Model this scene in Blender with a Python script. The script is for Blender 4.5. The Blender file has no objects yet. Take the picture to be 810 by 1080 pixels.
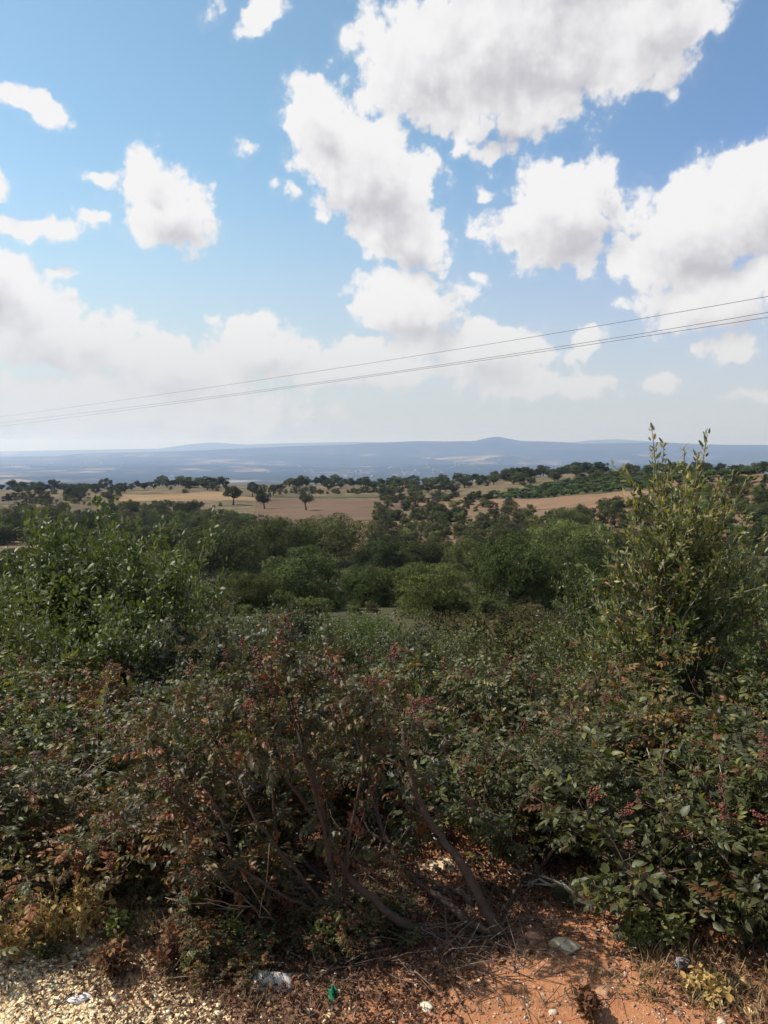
import bpy, math, random
import numpy as np
from mathutils import Vector, Matrix, Quaternion

R = math.radians
RS = np.random.RandomState
scene = bpy.context.scene
COL = scene.collection

# ------------------------------------------------------------------ camera
CAM_Z = 1.65
FPX = 813.0                      # focal length in photo pixels (810 x 1080)
PITCH = math.atan(70.0 / FPX)
cam_d = bpy.data.cameras.new('camera')
cam_d.sensor_fit = 'VERTICAL'
cam_d.sensor_height = 24.0
cam_d.lens = 24.0 * FPX / 1080.0
cam_d.clip_start = 0.05
cam_d.clip_end = 120000
cam = bpy.data.objects.new('camera', cam_d)
COL.objects.link(cam)
cam.location = (0, 0, CAM_Z)
cam.rotation_euler = (R(90) - PITCH, 0, 0)
scene.camera = cam


def ray(px, py):
    """unit-depth direction (dx per metre of y, dz per metre of y) of a photo pixel"""
    u = (px - 405.0) / FPX
    v = (540.0 - py) / FPX
    c, s = math.cos(PITCH), math.sin(PITCH)
    fy = c + v * s
    fz = -s + v * c
    return u / fy, fz / fy


def at(px, py, y):
    a, b = ray(px, py)
    return np.array([a * y, y, CAM_Z + b * y])


# ------------------------------------------------------------------ terrain
PY = np.array([-60, -6, 0, 2.4, 3.1, 4.2, 6.5, 10, 15, 20, 30, 45, 70, 100, 140, 200, 270, 330, 415, 500, 560, 640, 750, 1000, 1600, 2500, 3800, 6000, 60000.])
PZ = np.array([0.3, 0.02, 0, 0, -.03, -.30, -0.85, -1.65, -2.7, -3.75, -5.7, -8.7, -13.2, -17.8, -21.3, -23.8, -25.5, -25.8, -25.3, -25.5, -27, -31, -42, -75, -150, -230, -290, -300, -300.])


def _slopes(x, y):
    h = np.diff(x); d = np.diff(y) / h
    m = np.zeros_like(y)
    for i in range(1, len(x) - 1):
        if d[i - 1] * d[i] > 0:
            w1, w2 = 2 * h[i] + h[i - 1], h[i] + 2 * h[i - 1]
            m[i] = (w1 + w2) / (w1 / d[i - 1] + w2 / d[i])
    m[0], m[-1] = d[0], d[-1]
    return m


PM = _slopes(PY, PZ)


def prof(y):
    y = np.clip(y, PY[0], PY[-1])
    i = np.clip(np.searchsorted(PY, y) - 1, 0, len(PY) - 2)
    h = PY[i + 1] - PY[i]; t = (y - PY[i]) / h
    t2, t3 = t * t, t * t * t
    return (2*t3 - 3*t2 + 1) * PZ[i] + (t3 - 2*t2 + t) * h * PM[i] + (-2*t3 + 3*t2) * PZ[i+1] + (t3 - t2) * h * PM[i+1]


def ss(x, a, b):
    t = np.clip((np.asarray(x, float) - a) / (b - a), 0, 1)
    return t * t * (3 - 2 * t)


def _hash(ix, iy, seed):
    h = (ix.astype(np.int64) * 374761393 + iy.astype(np.int64) * 668265263 + seed * 974634777) & 0xffffffff
    h = ((h ^ (h >> 13)) * 1274126177) & 0xffffffff
    return ((h ^ (h >> 16)) & 0xffff) / 65535.0


def vnoise(x, y, seed=0):
    ix, iy = np.floor(x), np.floor(y)
    fx, fy = x - ix, y - iy
    fx = fx * fx * (3 - 2 * fx); fy = fy * fy * (3 - 2 * fy)
    a = _hash(ix, iy, seed); b = _hash(ix + 1, iy, seed)
    c = _hash(ix, iy + 1, seed); d = _hash(ix + 1, iy + 1, seed)
    return (a * (1 - fx) + b * fx) * (1 - fy) + (c * (1 - fx) + d * fx) * fy


def fbm(x, y, octv=5, seed=0):
    s, a, t = 0.0, 0.5, 0.0
    for o in range(octv):
        s = s + a * vnoise(x * 2**o + 17.3 * o, y * 2**o + 9.1 * o, seed + o); t += a; a *= 0.52
    return s / t


SKY_PX = [-900, -200, 0, 60, 85, 125, 200, 300, 370, 390, 420, 440, 470, 500, 512, 523, 536, 550, 575, 600, 612, 700, 735, 810, 1000, 1700]
SKY_ROW = [478, 482, 482, 481, 478.5, 477.5, 475.5, 471, 468.6, 467, 466, 465, 465.5, 465, 462, 460.2, 462.5, 465, 465.5, 466.5, 468, 466.5, 469, 469, 467, 475]
FAR_PX = [-900, 0, 170, 200, 225, 260, 300, 380, 430, 480, 590, 620, 650, 690, 760, 1000, 1700]
FAR_ROW = [476, 476, 473, 468.5, 466.5, 469, 467.5, 466, 467, 470, 468, 464.5, 463.2, 466, 469, 470, 474]
_sv = np.array([ray(405, r)[1] for r in SKY_ROW]); _fv = np.array([ray(405, r)[1] for r in FAR_ROW])
_su = (np.array(SKY_PX) - 405) / FPX; _fu = (np.array(FAR_PX) - 405) / FPX
Y1, Y2 = 17500.0, 27000.0


def H(x, y):
    x = np.asarray(x, float); y = np.asarray(y, float)
    z = prof(y)
    # rise on the right
    z = z + 11 * ss(x, 10, 130) * ss(y, 120, 300) * (1 - ss(y, 420, 720))
    z = z + 9 * np.exp(-((x - 140)**2 + (y - 235)**2) / (2 * 50.0**2))
    # undulation growing with distance
    amp = 0.35 * ss(y, 12, 60) + 0.9 * ss(y, 80, 260)
    z = z + amp * (fbm(x / 38 + 3, y / 38, 4, 5) - .5) * 2
    # left crest drops away earlier
    z = z - 6 * ss(-x, 120, 260) * ss(y, 430, 620) * (1 - ss(y, 2500, 4000))
    far = y > 900
    if np.any(far):
        hills = 250 * ss(y, 1200, 4500) * np.clip(fbm(x / 3300, y / 2600, 5, 11) - .47, 0, 1) * (1 - .6 * ss(y, 9000, 13000))
        hills = hills + 60 * ss(-x, 300, 1200) * np.exp(-((y - 2300) / 700)**2)
        u = x / np.maximum(y, 1)
        c1 = CAM_Z + np.interp(u, _su, _sv) * Y1
        c2 = CAM_Z + np.interp(u, _fu, _fv) * Y2
        b1 = c1 + 300; b2 = c2 + 300
        rg = (fbm(x / 1900 + 7, y / 1900, 5, 23) - .5)
        s1 = np.clip(1 - np.abs(y - Y1) / np.where(y < Y1, 5200, 4200), 0, 1)
        s1 = s1**1.35
        r1 = b1 * np.clip(s1 + rg * 1.7 * s1 * (1 - s1) * 2.2, 0, 1)
        s2 = np.clip(1 - np.abs(y - Y2) / 4000, 0, 1)**1.3
        r2 = b2 * np.clip(s2 + rg * 1.0 * s2 * (1 - s2) * 2, 0, 1)
        z = np.where(far, z + hills * (1 - s1) * (1 - s2) + np.maximum(r1, r2), z)
    return z


def hz(x, y):
    return float(H(np.array([x]), np.array([y]))[0])


_YS = np.concatenate([np.arange(1.2, 40, .02), np.arange(40, 900, .5)])


def ground_hit(px, py):
    a, b = ray(px, py)
    g = H(a * _YS, _YS) - (CAM_Z + b * _YS)
    k = np.argmax(g > 0)
    if g[k] <= 0:
        return None
    y = _YS[k]
    return np.array([a * y, y, hz(a * y, y)])


def proj(x, y, z):
    c, s = math.cos(PITCH), math.sin(PITCH)
    dz = z - CAM_Z
    dep = y * c - dz * s
    up = y * s + dz * c
    return 405 + FPX * x / dep, 540 - FPX * up / dep


# ------------------------------------------------------------------ mesh helpers
def mesh_np(name, V, tris=None, quads=None, mats=(), col=None, smooth=False, tri_mat=None):
    V = np.asarray(V, np.float32)
    me = bpy.data.meshes.new(name)
    nt = 0 if tris is None else len(tris); nq = 0 if quads is None else len(quads)
    loops = np.concatenate([np.asarray(tris, np.int32).ravel() if nt else np.zeros(0, np.int32),
                            np.asarray(quads, np.int32).ravel() if nq else np.zeros(0, np.int32)])
    starts = np.concatenate([np.arange(nt) * 3, nt * 3 + np.arange(nq) * 4]).astype(np.int32)
    me.vertices.add(len(V)); me.vertices.foreach_set('co', V.ravel())
    me.loops.add(len(loops)); me.loops.foreach_set('vertex_index', loops)
    me.polygons.add(nt + nq); me.polygons.foreach_set('loop_start', starts)
    if smooth:
        me.polygons.foreach_set('use_smooth', np.ones(nt + nq, bool))
    if tri_mat is not None:
        me.polygons.foreach_set('material_index', np.asarray(tri_mat, np.int32))
    for m in mats:
        me.materials.append(m)
    me.update(calc_edges=True)
    if col is not None:
        a = me.color_attributes.new('Col', 'FLOAT_COLOR', 'POINT')
        c = np.ones((len(V), 4), np.float32); c[:, :3] = col
        a.data.foreach_set('color', c.ravel())
    me.validate()
    return me


class Acc:
    """collects triangles and quads for ONE mesh"""
    def __init__(s):
        s.V, s.T, s.Q, s.C, s.n = [], [], [], [], 0

    def add(s, V, T=None, Q=None, c=None):
        V = np.asarray(V, float).reshape(-1, 3)
        if T is not None and len(T): s.T.append(np.asarray(T).reshape(-1, 3) + s.n)
        if Q is not None and len(Q): s.Q.append(np.asarray(Q).reshape(-1, 4) + s.n)
        cc = np.zeros((len(V), 3)); cc[:] = (1, 1, 1) if c is None else c
        s.V.append(V); s.C.append(cc); s.n += len(V)

    def mesh(s, name, mat, smooth=False):
        return mesh_np(name, np.concatenate(s.V), np.concatenate(s.T) if s.T else None,
                       np.concatenate(s.Q) if s.Q else None, [mat], np.concatenate(s.C), smooth)


def unit(v):
    v = np.asarray(v, float)
    return v / np.maximum(np.linalg.norm(v, axis=-1, keepdims=True), 1e-9)


def frames(D, N):
    """rotation matrices with x along D, z near N"""
    D = unit(D); S = unit(np.cross(N, D)); Nn = np.cross(D, S)
    return np.stack([D, S, Nn], axis=-1)


def scatter(acc, tV, tT, M, P, S, C, jit=None):
    """instances of a template (tV, tT) baked into one mesh"""
    n = len(P)
    if n == 0: return
    V = np.einsum('nij,kj->nki', M, tV) * np.asarray(S).reshape(-1, 1, 1) + P[:, None, :]
    T = (tT[None] + (np.arange(n) * len(tV))[:, None, None]).reshape(-1, 3)
    acc.add(V.reshape(-1, 3), T, None, np.repeat(C, len(tV), axis=0))


def tube(acc, pts, rad, sides=6, c=None, rng=None, knob=0.0):
    pts = np.asarray(pts, float); n = len(pts)
    tan = unit(np.gradient(pts, axis=0))
    up = np.array([0.31, 0.17, 0.94])
    a = unit(np.cross(tan, up)); b = np.cross(tan, a)
    ang = np.arange(sides) / sides * 2 * math.pi
    r = np.asarray(rad, float).reshape(-1, 1, 1) * np.ones((n, sides, 1))
    if knob and rng is not None:
        r = r * (1 + knob * (rng.rand(n, sides, 1) - .5))
    V = pts[:, None] + r * (np.cos(ang)[None, :, None] * a[:, None] + np.sin(ang)[None, :, None] * b[:, None])
    i = np.arange(n - 1)[:, None] * sides; j = np.arange(sides)[None]; j2 = (j + 1) % sides
    Q = np.stack([i + j, i + j2, i + sides + j2, i + sides + j], -1).reshape(-1, 4)
    V = np.concatenate([V.reshape(-1, 3), pts[-1:], pts[:1]])
    k = n * sides
    T = [[(n-1)*sides + q, (n-1)*sides + (q+1) % sides, k] for q in range(sides)] + [[(q+1) % sides, q, k+1] for q in range(sides)]
    acc.add(V, T, Q, c)


# ------------------------------------------------------------------ object helpers
def link(name, data, parent=None, loc=None, rotz=0.0, scale=None):
    o = bpy.data.objects.new(name, data)
    COL.objects.link(o)
    if parent is not None: o.parent = parent
    if loc is not None: o.location = [float(q) for q in loc]
    o.rotation_euler = (0, 0, rotz)
    if scale is not None: o.scale = scale if hasattr(scale, '__len__') else (scale,) * 3
    return o


def tag(o, label, cat, group=None):
    o['label'] = label; o['category'] = cat
    if group: o['group'] = group
    return o


def structure(name, me):
    o = link(name, me); o['kind'] = 'structure'; return o


def stuff(name, me):
    o = link(name, me); o['kind'] = 'stuff'; return o


def thing(name, label, cat, loc, rotz, scale, parts, group=None):
    """an Empty at the base with the parts [(name, mesh)] as children"""
    root = link(name, None, None, loc, rotz, scale)
    root.empty_display_size = .2
    tag(root, label, cat, group)
    for p in parts:
        ch = link(p[0], p[1], root)
        if len(p) > 2:
            ch.location = p[2]; ch.rotation_euler = p[3]; ch.scale = (p[4],) * 3
    return root


# ------------------------------------------------------------------ materials
def new_mat(name):
    m = bpy.data.materials.new(name); m.use_nodes = True
    nt = m.node_tree; nt.nodes.clear()
    out = nt.nodes.new('ShaderNodeOutputMaterial')
    return m, nt, out


def N(nt, typ, **kw):
    n = nt.nodes.new(typ)
    for k, v in kw.items():
        if k == 'ins':
            for i, val in v.items():
                if isinstance(val, bpy.types.NodeSocket): nt.links.new(val, n.inputs[i])
                else: n.inputs[i].default_value = val
        else: setattr(n, k, v)
    return n


def math_n(nt, op, a, b=None, c=None, clamp=False):
    n = nt.nodes.new('ShaderNodeMath'); n.operation = op; n.use_clamp = clamp
    for i, v in enumerate((a, b, c)):
        if v is None: continue
        if isinstance(v, bpy.types.NodeSocket): nt.links.new(v, n.inputs[i])
        else: n.inputs[i].default_value = v
    return n.outputs[0]


def mixc(nt, f, a, b, blend='MIX'):
    n = nt.nodes.new('ShaderNodeMix'); n.data_type = 'RGBA'; n.blend_type = blend
    for i, v in ((0, f), (6, a), (7, b)):
        if isinstance(v, bpy.types.NodeSocket): nt.links.new(v, n.inputs[i])
        elif i == 0: n.inputs[0].default_value = v
        else: n.inputs[i].default_value = (*v, 1)
    return n.outputs[2]


def ramp(nt, f, a, b):
    n = nt.nodes.new('ShaderNodeMapRange'); n.interpolation_type = 'SMOOTHSTEP'
    nt.links.new(f, n.inputs[0]); n.inputs[1].default_value = a; n.inputs[2].default_value = b
    return n.outputs[0]


def noise_n(nt, vec, scale, detail=4, rough=.55, dim='3D'):
    n = nt.nodes.new('ShaderNodeTexNoise'); n.noise_dimensions = dim
    n.inputs['Scale'].default_value = scale; n.inputs['Detail'].default_value = detail; n.inputs['Roughness'].default_value = rough
    if vec is not None: nt.links.new(vec, n.inputs['Vector'])
    return n.outputs['Fac'] if 'Fac' in n.outputs else n.outputs[0]


def leaf_mat(name, rough=.42, transl=.3, hue=.03, val=.5, spec=.5, tcol=(1.5, 1.6, .6)):
    m, nt, out = new_mat(name)
    at_ = N(nt, 'ShaderNodeAttribute', attribute_name='Col')
    oi = N(nt, 'ShaderNodeObjectInfo')
    hsv = N(nt, 'ShaderNodeHueSaturation')
    nt.links.new(at_.outputs['Color'], hsv.inputs['Color'])
    nt.links.new(math_n(nt, 'MULTIPLY_ADD', oi.outputs['Random'], hue * 2, .5 - hue), hsv.inputs['Hue'])
    r2 = math_n(nt, 'FRACT', math_n(nt, 'MULTIPLY', oi.outputs['Random'], 7.31))
    nt.links.new(math_n(nt, 'MULTIPLY_ADD', r2, val, 1 - val / 2), hsv.inputs['Value'])
    pb = N(nt, 'ShaderNodeBsdfPrincipled')
    nt.links.new(hsv.outputs[0], pb.inputs['Base Color'])
    pb.inputs['Roughness'].default_value = rough
    pb.inputs['Specular IOR Level'].default_value = spec
    tr = N(nt, 'ShaderNodeBsdfTranslucent')
    nt.links.new(mixc(nt, 1.0, hsv.outputs[0], tcol, 'MULTIPLY'), tr.inputs['Color'])
    mx = N(nt, 'ShaderNodeMixShader'); mx.inputs[0].default_value = transl
    nt.links.new(pb.outputs[0], mx.inputs[1]); nt.links.new(tr.outputs[0], mx.inputs[2])
    nt.links.new(mx.outputs[0], out.inputs[0])
    return m


def attr_mat(name, rough=.85, spec=.2, bump=0.0, bscale=60, var=.35):
    m, nt, out = new_mat(name)
    at_ = N(nt, 'ShaderNodeAttribute', attribute_name='Col')
    tc = N(nt, 'ShaderNodeTexCoord')
    nz = noise_n(nt, tc.outputs['Object'], bscale, 5, .6)
    f = math_n(nt, 'MULTIPLY_ADD', nz, var * 2, 1 - var)
    cc = N(nt, 'ShaderNodeCombineXYZ')
    for i in range(3): nt.links.new(f, cc.inputs[i])
    c = mixc(nt, 1.0, at_.outputs['Color'], cc.outputs[0], 'MULTIPLY')
    pb = N(nt, 'ShaderNodeBsdfPrincipled')
    nt.links.new(c, pb.inputs['Base Color'])
    pb.inputs['Roughness'].default_value = rough; pb.inputs['Specular IOR Level'].default_value = spec
    if bump:
        bp = N(nt, 'ShaderNodeBump'); bp.inputs['Strength'].default_value = bump; bp.inputs['Distance'].default_value = .01
        nt.links.new(nz, bp.inputs['Height']); nt.links.new(bp.outputs[0], pb.inputs['Normal'])
    nt.links.new(pb.outputs[0], out.inputs[0])
    return m


M_LEAF = leaf_mat('glossy_leaf', .48, .28, .02, .5, .34)
M_CROWN = leaf_mat('crown_foliage', .75, .1, .022, .9, .1)
M_BERRY = attr_mat('dry_berry', .6, .3, 0, 80, .3)
M_BARK = attr_mat('bark', .9, .15, .6, 45, .5)
M_STONE = attr_mat('stone', .9, .15, .8, 25, .3)
M_PEB = attr_mat('pebble', .9, .15, 0, 90, .2)
M_DRY = leaf_mat('dry_leaf', .8, .25, .01, .3, .15, (1.1, 1, .8))


def ground_material():
    m, nt, out = new_mat('dry_soil')
    tc = N(nt, 'ShaderNodeTexCoord'); p = tc.outputs['Object']
    sep = N(nt, 'ShaderNodeSeparateXYZ'); nt.links.new(p, sep.inputs[0])
    x, y = sep.outputs[0], sep.outputs[1]
    n_big = noise_n(nt, p, .9, 4); n_mid = noise_n(nt, p, 9, 6, .65); n_fine = noise_n(nt, p, 75, 5, .7)
    xx = math_n(nt, 'ADD', x, math_n(nt, 'MULTIPLY_ADD', n_big, .9, -.45))
    xx = math_n(nt, 'ADD', xx, math_n(nt, 'MULTIPLY_ADD', n_mid, .3, -.15))
    red = mixc(nt, n_mid, (.30, .118, .052), (.47, .22, .108))
    red = mixc(nt, ramp(nt, n_fine, .56, .72), red, (.48, .33, .22))
    yel = mixc(nt, n_mid, (.46, .33, .18), (.62, .48, .29))
    yel = mixc(nt, ramp(nt, n_fine, .3, .5), (.24, .15, .075), yel)
    lit = mixc(nt, n_mid, (.13, .075, .045), (.24, .13, .08))
    near = mixc(nt, ramp(nt, xx, -.75, -.45), yel, lit)
    near = mixc(nt, ramp(nt, xx, -.22, .02), near, red)
    # slope below: dry grass, then pinkish open soil farther out
    gmid = mixc(nt, noise_n(nt, p, .5, 5, .65), (.032, .034, .015), (.075, .062, .032))
    gfar = mixc(nt, noise_n(nt, p, .045, 5, .6), (.18, .105, .07), (.12, .085, .045))
    gfar = mixc(nt, ramp(nt, noise_n(nt, p, .35, 4, .6), .5, .68), gfar, (.10, .085, .04))
    c = mixc(nt, ramp(nt, y, 3.4, 7), near, gmid)
    c = mixc(nt, ramp(nt, y, 120, 205), c, gfar)
    golive = mixc(nt, ramp(nt, noise_n(nt, p, .09, 8, .75), .3, .7), (.05, .045, .022), (.17, .12, .07))
    c = mixc(nt, ramp(nt, y, 255, 300), c, golive)
    pb = N(nt, 'ShaderNodeBsdfPrincipled'); pb.inputs['Roughness'].default_value = .95; pb.inputs['Specular IOR Level'].default_value = .1
    nt.links.new(c, pb.inputs['Base Color'])
    bp = N(nt, 'ShaderNodeBump'); bp.inputs['Strength'].default_value = .9; bp.inputs['Distance'].default_value = .012
    h = math_n(nt, 'ADD', math_n(nt, 'MULTIPLY', n_mid, 1.5), n_fine)
    nt.links.new(h, bp.inputs['Height']); nt.links.new(bp.outputs[0], pb.inputs['Normal'])
    nt.links.new(pb.outputs[0], out.inputs[0])
    return m


def plain_material():
    m, nt, out = new_mat('valley_land')
    tc = N(nt, 'ShaderNodeTexCoord'); p = tc.outputs['Object']
    sep = N(nt, 'ShaderNodeSeparateXYZ'); nt.links.new(p, sep.inputs[0])
    n1 = noise_n(nt, p, .00042, 6, .6); n2 = noise_n(nt, p, .0019, 5, .65)
    vor = N(nt, 'ShaderNodeTexVoronoi'); vor.inputs['Scale'].default_value = .0035; nt.links.new(p, vor.inputs['Vector'])
    vs = N(nt, 'ShaderNodeSeparateColor'); nt.links.new(vor.outputs['Color'], vs.inputs[0])
    wood = mixc(nt, n2, (.014, .024, .014), (.036, .046, .026))
    fld = mixc(nt, vs.outputs[0], (.09, .08, .05), (.27, .21, .14))
    f = ramp(nt, math_n(nt, 'ADD', n1, math_n(nt, 'MULTIPLY_ADD', vs.outputs[1], .22, -.11)), .56, .66)
    f = math_n(nt, 'MULTIPLY', f, ramp(nt, n2, .36, .54))
    c = mixc(nt, f, wood, fld)
    up = ramp(nt, sep.outputs[2], -240, -90)
    c = mixc(nt, math_n(nt, 'MULTIPLY', up, .85), c, wood)
    pb = N(nt, 'ShaderNodeBsdfPrincipled'); pb.inputs['Roughness'].default_value = 1; pb.inputs['Specular IOR Level'].default_value = 0
    nt.links.new(c, pb.inputs['Base Color']); nt.links.new(pb.outputs[0], out.inputs[0])
    return m


def field_material(name, a, b, stripe_dir=None, freq=1.2):
    m, nt, out = new_mat(name)
    tc = N(nt, 'ShaderNodeTexCoord'); p = tc.outputs['Object']
    c = mixc(nt, ramp(nt, noise_n(nt, p, .022, 5, .6), .35, .65), a, b)
    mp = N(nt, 'ShaderNodeMapping'); nt.links.new(p, mp.inputs[0])
    mp.inputs['Rotation'].default_value = (0, 0, stripe_dir or 0); mp.inputs['Scale'].default_value = (.02, .35, .02)
    s = ramp(nt, noise_n(nt, mp.outputs[0], 1.0, 4, .6), .38, .66)
    c = mixc(nt, math_n(nt, 'MULTIPLY', s, .6), c, tuple(.6 * q for q in a))
    wd = math_n(nt, 'MULTIPLY', ramp(nt, noise_n(nt, p, .11, 6, .7), .52, .7), .7)
    c = mixc(nt, wd, c, (.085, .075, .036))
    pb = N(nt, 'ShaderNodeBsdfPrincipled'); pb.inputs['Roughness'].default_value = .95; pb.inputs['Specular IOR Level'].default_value = .1
    nt.links.new(c, pb.inputs['Base Color']); nt.links.new(pb.outputs[0], out.inputs[0])
    return m


# ------------------------------------------------------------------ ground sheets
def grid_sheet(name, ys, us, mat, off=0.0):
    yy, uu = np.meshgrid(ys, us, indexing='ij')
    xx = uu * (14 + np.maximum(yy, 0))
    zz = H(xx, yy) + off
    if ys[0] < 5:                                   # small lumps of the soil by the track
        k = (1 - ss(yy, 3.4, 6))
        zz = zz + k * (.05 * (fbm(xx * 2.2, yy * 2.2, 4, 3) - .5) + .018 * (fbm(xx * 14, yy * 14, 3, 4) - .5))
    V = np.stack([xx, yy, zz], -1).reshape(-1, 3)
    n, k = len(ys), len(us)
    i = np.arange(n - 1)[:, None] * k; j = np.arange(k - 1)[None]
    Q = np.stack([i + j, i + j + 1, i + k + j + 1, i + k + j], -1).reshape(-1, 4)
    return mesh_np(name, V, None, Q, [mat], None, True)


def uspace(n, m=1.7, lin=.3):
    s = np.linspace(-1, 1, n)
    return m * (lin * s + (1 - lin) * s**3)


ys_a = np.concatenate([np.arange(-40, 0, 1.5), np.arange(0, 1.4, .1), np.arange(1.4, 3.6, .022), 3.6 * (700 / 3.6)**np.linspace(0, 1, 330)])
structure('ground', grid_sheet('ground', ys_a, uspace(441, 1.6, .12), ground_material()))
M_PLAIN = plain_material()
ys_b = np.concatenate([700 * (12000 / 700)**np.linspace(0, 1, 260)[:-1], np.arange(12000, 32001, 120)])
structure('valley_plain', grid_sheet('valley_plain', ys_b, np.linspace(-1.6, 1.6, 560), M_PLAIN))


def field(name, poly_px, mat, off, n=70):
    """a field sheet lying on the terrain, its corners on the ground"""
    def hit(px, row):
        while True:
            g = ground_hit(px, row)
            if g is not None: return g[:2]
            row += .5
    pts = [hit(*p) for p in poly_px]       # four corners: near-left, near-right, far-right, far-left
    a, b, c, d = [np.array(q) for q in pts]
    s = np.linspace(0, 1, n); t = np.linspace(0, 1, n)
    S, T_ = np.meshgrid(s, t, indexing='ij')
    wob = (fbm(S * 6 + off * 31, T_ * 6, 3, 9) - .5) * .05
    S2, T2 = S + wob * (S > .0), T_ + wob
    P = ((1 - S2) * (1 - T2))[..., None] * a + (S2 * (1 - T2))[..., None] * b + (S2 * T2)[..., None] * c + ((1 - S2) * T2)[..., None] * d
    Z = H(P[..., 0], P[..., 1]) + off
    V = np.concatenate([P, Z[..., None]], -1).reshape(-1, 3)
    i = np.arange(n - 1)[:, None] * n; j = np.arange(n - 1)[None]
    Q = np.stack([i + j, i + n + j, i + n + j + 1, i + j + 1], -1).reshape(-1, 4)
    structure(name, mesh_np(name, V, None, Q, [mat], None, True))


field('ploughed_field', [(262, 556), (392, 549), (440, 526.5), (272, 525.5)], field_material('ploughed_soil', (.135, .085, .055), (.11, .07, .045), .3), .16)
field('stubble_field', [(125, 529), (285, 529), (236, 519.5), (128, 522)], field_material('stubble', (.25, .165, .085), (.21, .135, .07), .2), .14)
field('fallow_field', [(-60, 535), (56, 531), (66, 526.5), (-60, 528)], field_material('fallow_grass', (.105, .08, .05), (.085, .07, .042), .1), .15)
field('bare_field', [(395, 531), (640, 536), (700, 515), (492, 524)], field_material('bare_red_soil', (.2, .12, .07), (.165, .10, .06), .4), .12)
field('vineyard_ground', [(490, 525.5), (702, 514.5), (720, 500), (560, 513)], field_material('vineyard_grass', (.05, .058, .022), (.08, .075, .035), .4), .19)
field('grass_strip', [(236, 524), (410, 525.3), (405, 522.2), (238, 521.4)], field_material('short_grass', (.075, .068, .033), (.09, .076, .042), .1), .2)

# ------------------------------------------------------------------ leaf templates
def leaflet(L=1.0, W=.42, fold=.28, curl=.2):
    f = fold * W
    V = np.array([[0, 0, 0], [.38*L, 0, .02*L], [.74*L, 0, -.4*curl*L], [L, 0, -curl*L],
                  [.30*L, W*.47, f*.6], [.66*L, W*.42, f*.6 - .3*curl*L], [.30*L, -W*.47, f*.6], [.66*L, -W*.42, f*.6 - .3*curl*L]])
    T = np.array([[0, 1, 4], [4, 1, 2], [4, 2, 5], [5, 2, 3], [0, 6, 1], [6, 2, 1], [6, 7, 2], [7, 3, 2]])
    return V, T


def compound(npair, seed):
    """pinnate leaf, about one unit long"""
    r = RS(seed)
    Vs, Ts, n = [], [], 0
    st = [(0.22 + .62 * k / max(npair - 1, 1), sgn) for k in range(npair) for sgn in (1, -1)] + [(.92, 0)]
    for x, sgn in st:
        L = .40 * (1 - .25 * abs(x - .6)) * (.85 + .3 * r.rand())
        V, T = leaflet(L, L * .46, .3, .15 + .3 * r.rand())
        a = sgn * R(62 - 18 * x + 12 * (r.rand() - .5)); d = R(18 + 26 * r.rand()); tw = R(40 * (r.rand() - .5))
        Rm = np.array(Matrix.Rotation(a, 3, 'Z') @ Matrix.Rotation(d, 3, 'Y') @ Matrix.Rotation(tw, 3, 'X'))
        V = V @ Rm.T + np.array([x, 0, -.22 * x * x])
        Vs.append(V); Ts.append(T + n); n += len(V)
    rr = np.array([[0, .008, 0], [0, -.008, 0], [.5, .006, -.055], [.5, -.006, -.055], [.95, 0, -.2]])
    Vs.append(rr); Ts.append(np.array([[0, 1, 3], [0, 3, 2], [2, 3, 4]]) + n)
    return np.concatenate(Vs), np.concatenate(Ts)


def lobed(seed, nl=4, W=.5):
    """simple wavy-edged oak leaf"""
    r = RS(seed)
    xs = np.linspace(0, 1, 2 * nl + 1)
    mid = np.stack([xs, 0 * xs, -.18 * xs**2], -1)
    wid = W * .5 * np.sin(np.clip(xs * .93 + .05, 0, 1) * math.pi)**.7
    wid[1::2] *= 1.12; wid[2::2] *= .72; wid[0] = .02; wid[-1] = .02
    l = mid + np.stack([0 * xs, wid, .18 * wid * (.6 + .8 * r.rand())], -1)
    q = mid + np.stack([0 * xs, -wid, .18 * wid], -1)
    k = len(xs); T = []
    for i in range(k - 1):
        T += [[i, i+1, k+i], [k+i, i+1, k+i+1], [i, 2*k+i, i+1], [2*k+i, 2*k+i+1, i+1]]
    return np.concatenate([mid, l, q]), np.array(T)


T_COMP = [compound(p, s) for p, s in ((3, 1), (4, 2), (3, 3), (2, 4))]
T_OAK = [lobed(s, 3, w) for s, w in ((1, .5), (2, .42), (3, .55))]
T_SIMPLE = [leaflet(1, w, f, c) for w, f, c in ((.5, .3, .2), (.42, .2, .35), (.6, .25, .1))]


# ------------------------------------------------------------------ growth
def grow(rng, p, d, L, r, lvl, out, nodes, kids=(4, 5), up=.25, wander=.35, nseg=6, t0=.3, ang=(32, 62), shrink=.6, node_n=7):
    pts = [np.array(p, float)]; d = unit(d)
    for i in range(nseg):
        d = unit(d + rng.randn(3) * wander / math.sqrt(nseg) + np.array([0, 0, up / nseg]))
        pts.append(pts[-1] + d * L / nseg)
    pts = np.array(pts)
    rad = np.linspace(r, r * .45, nseg + 1)
    out.append((pts, rad, lvl))
    spawn(rng, pts, rad, L, lvl, out, nodes, kids, up, wander, t0, ang, shrink, node_n)


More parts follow.
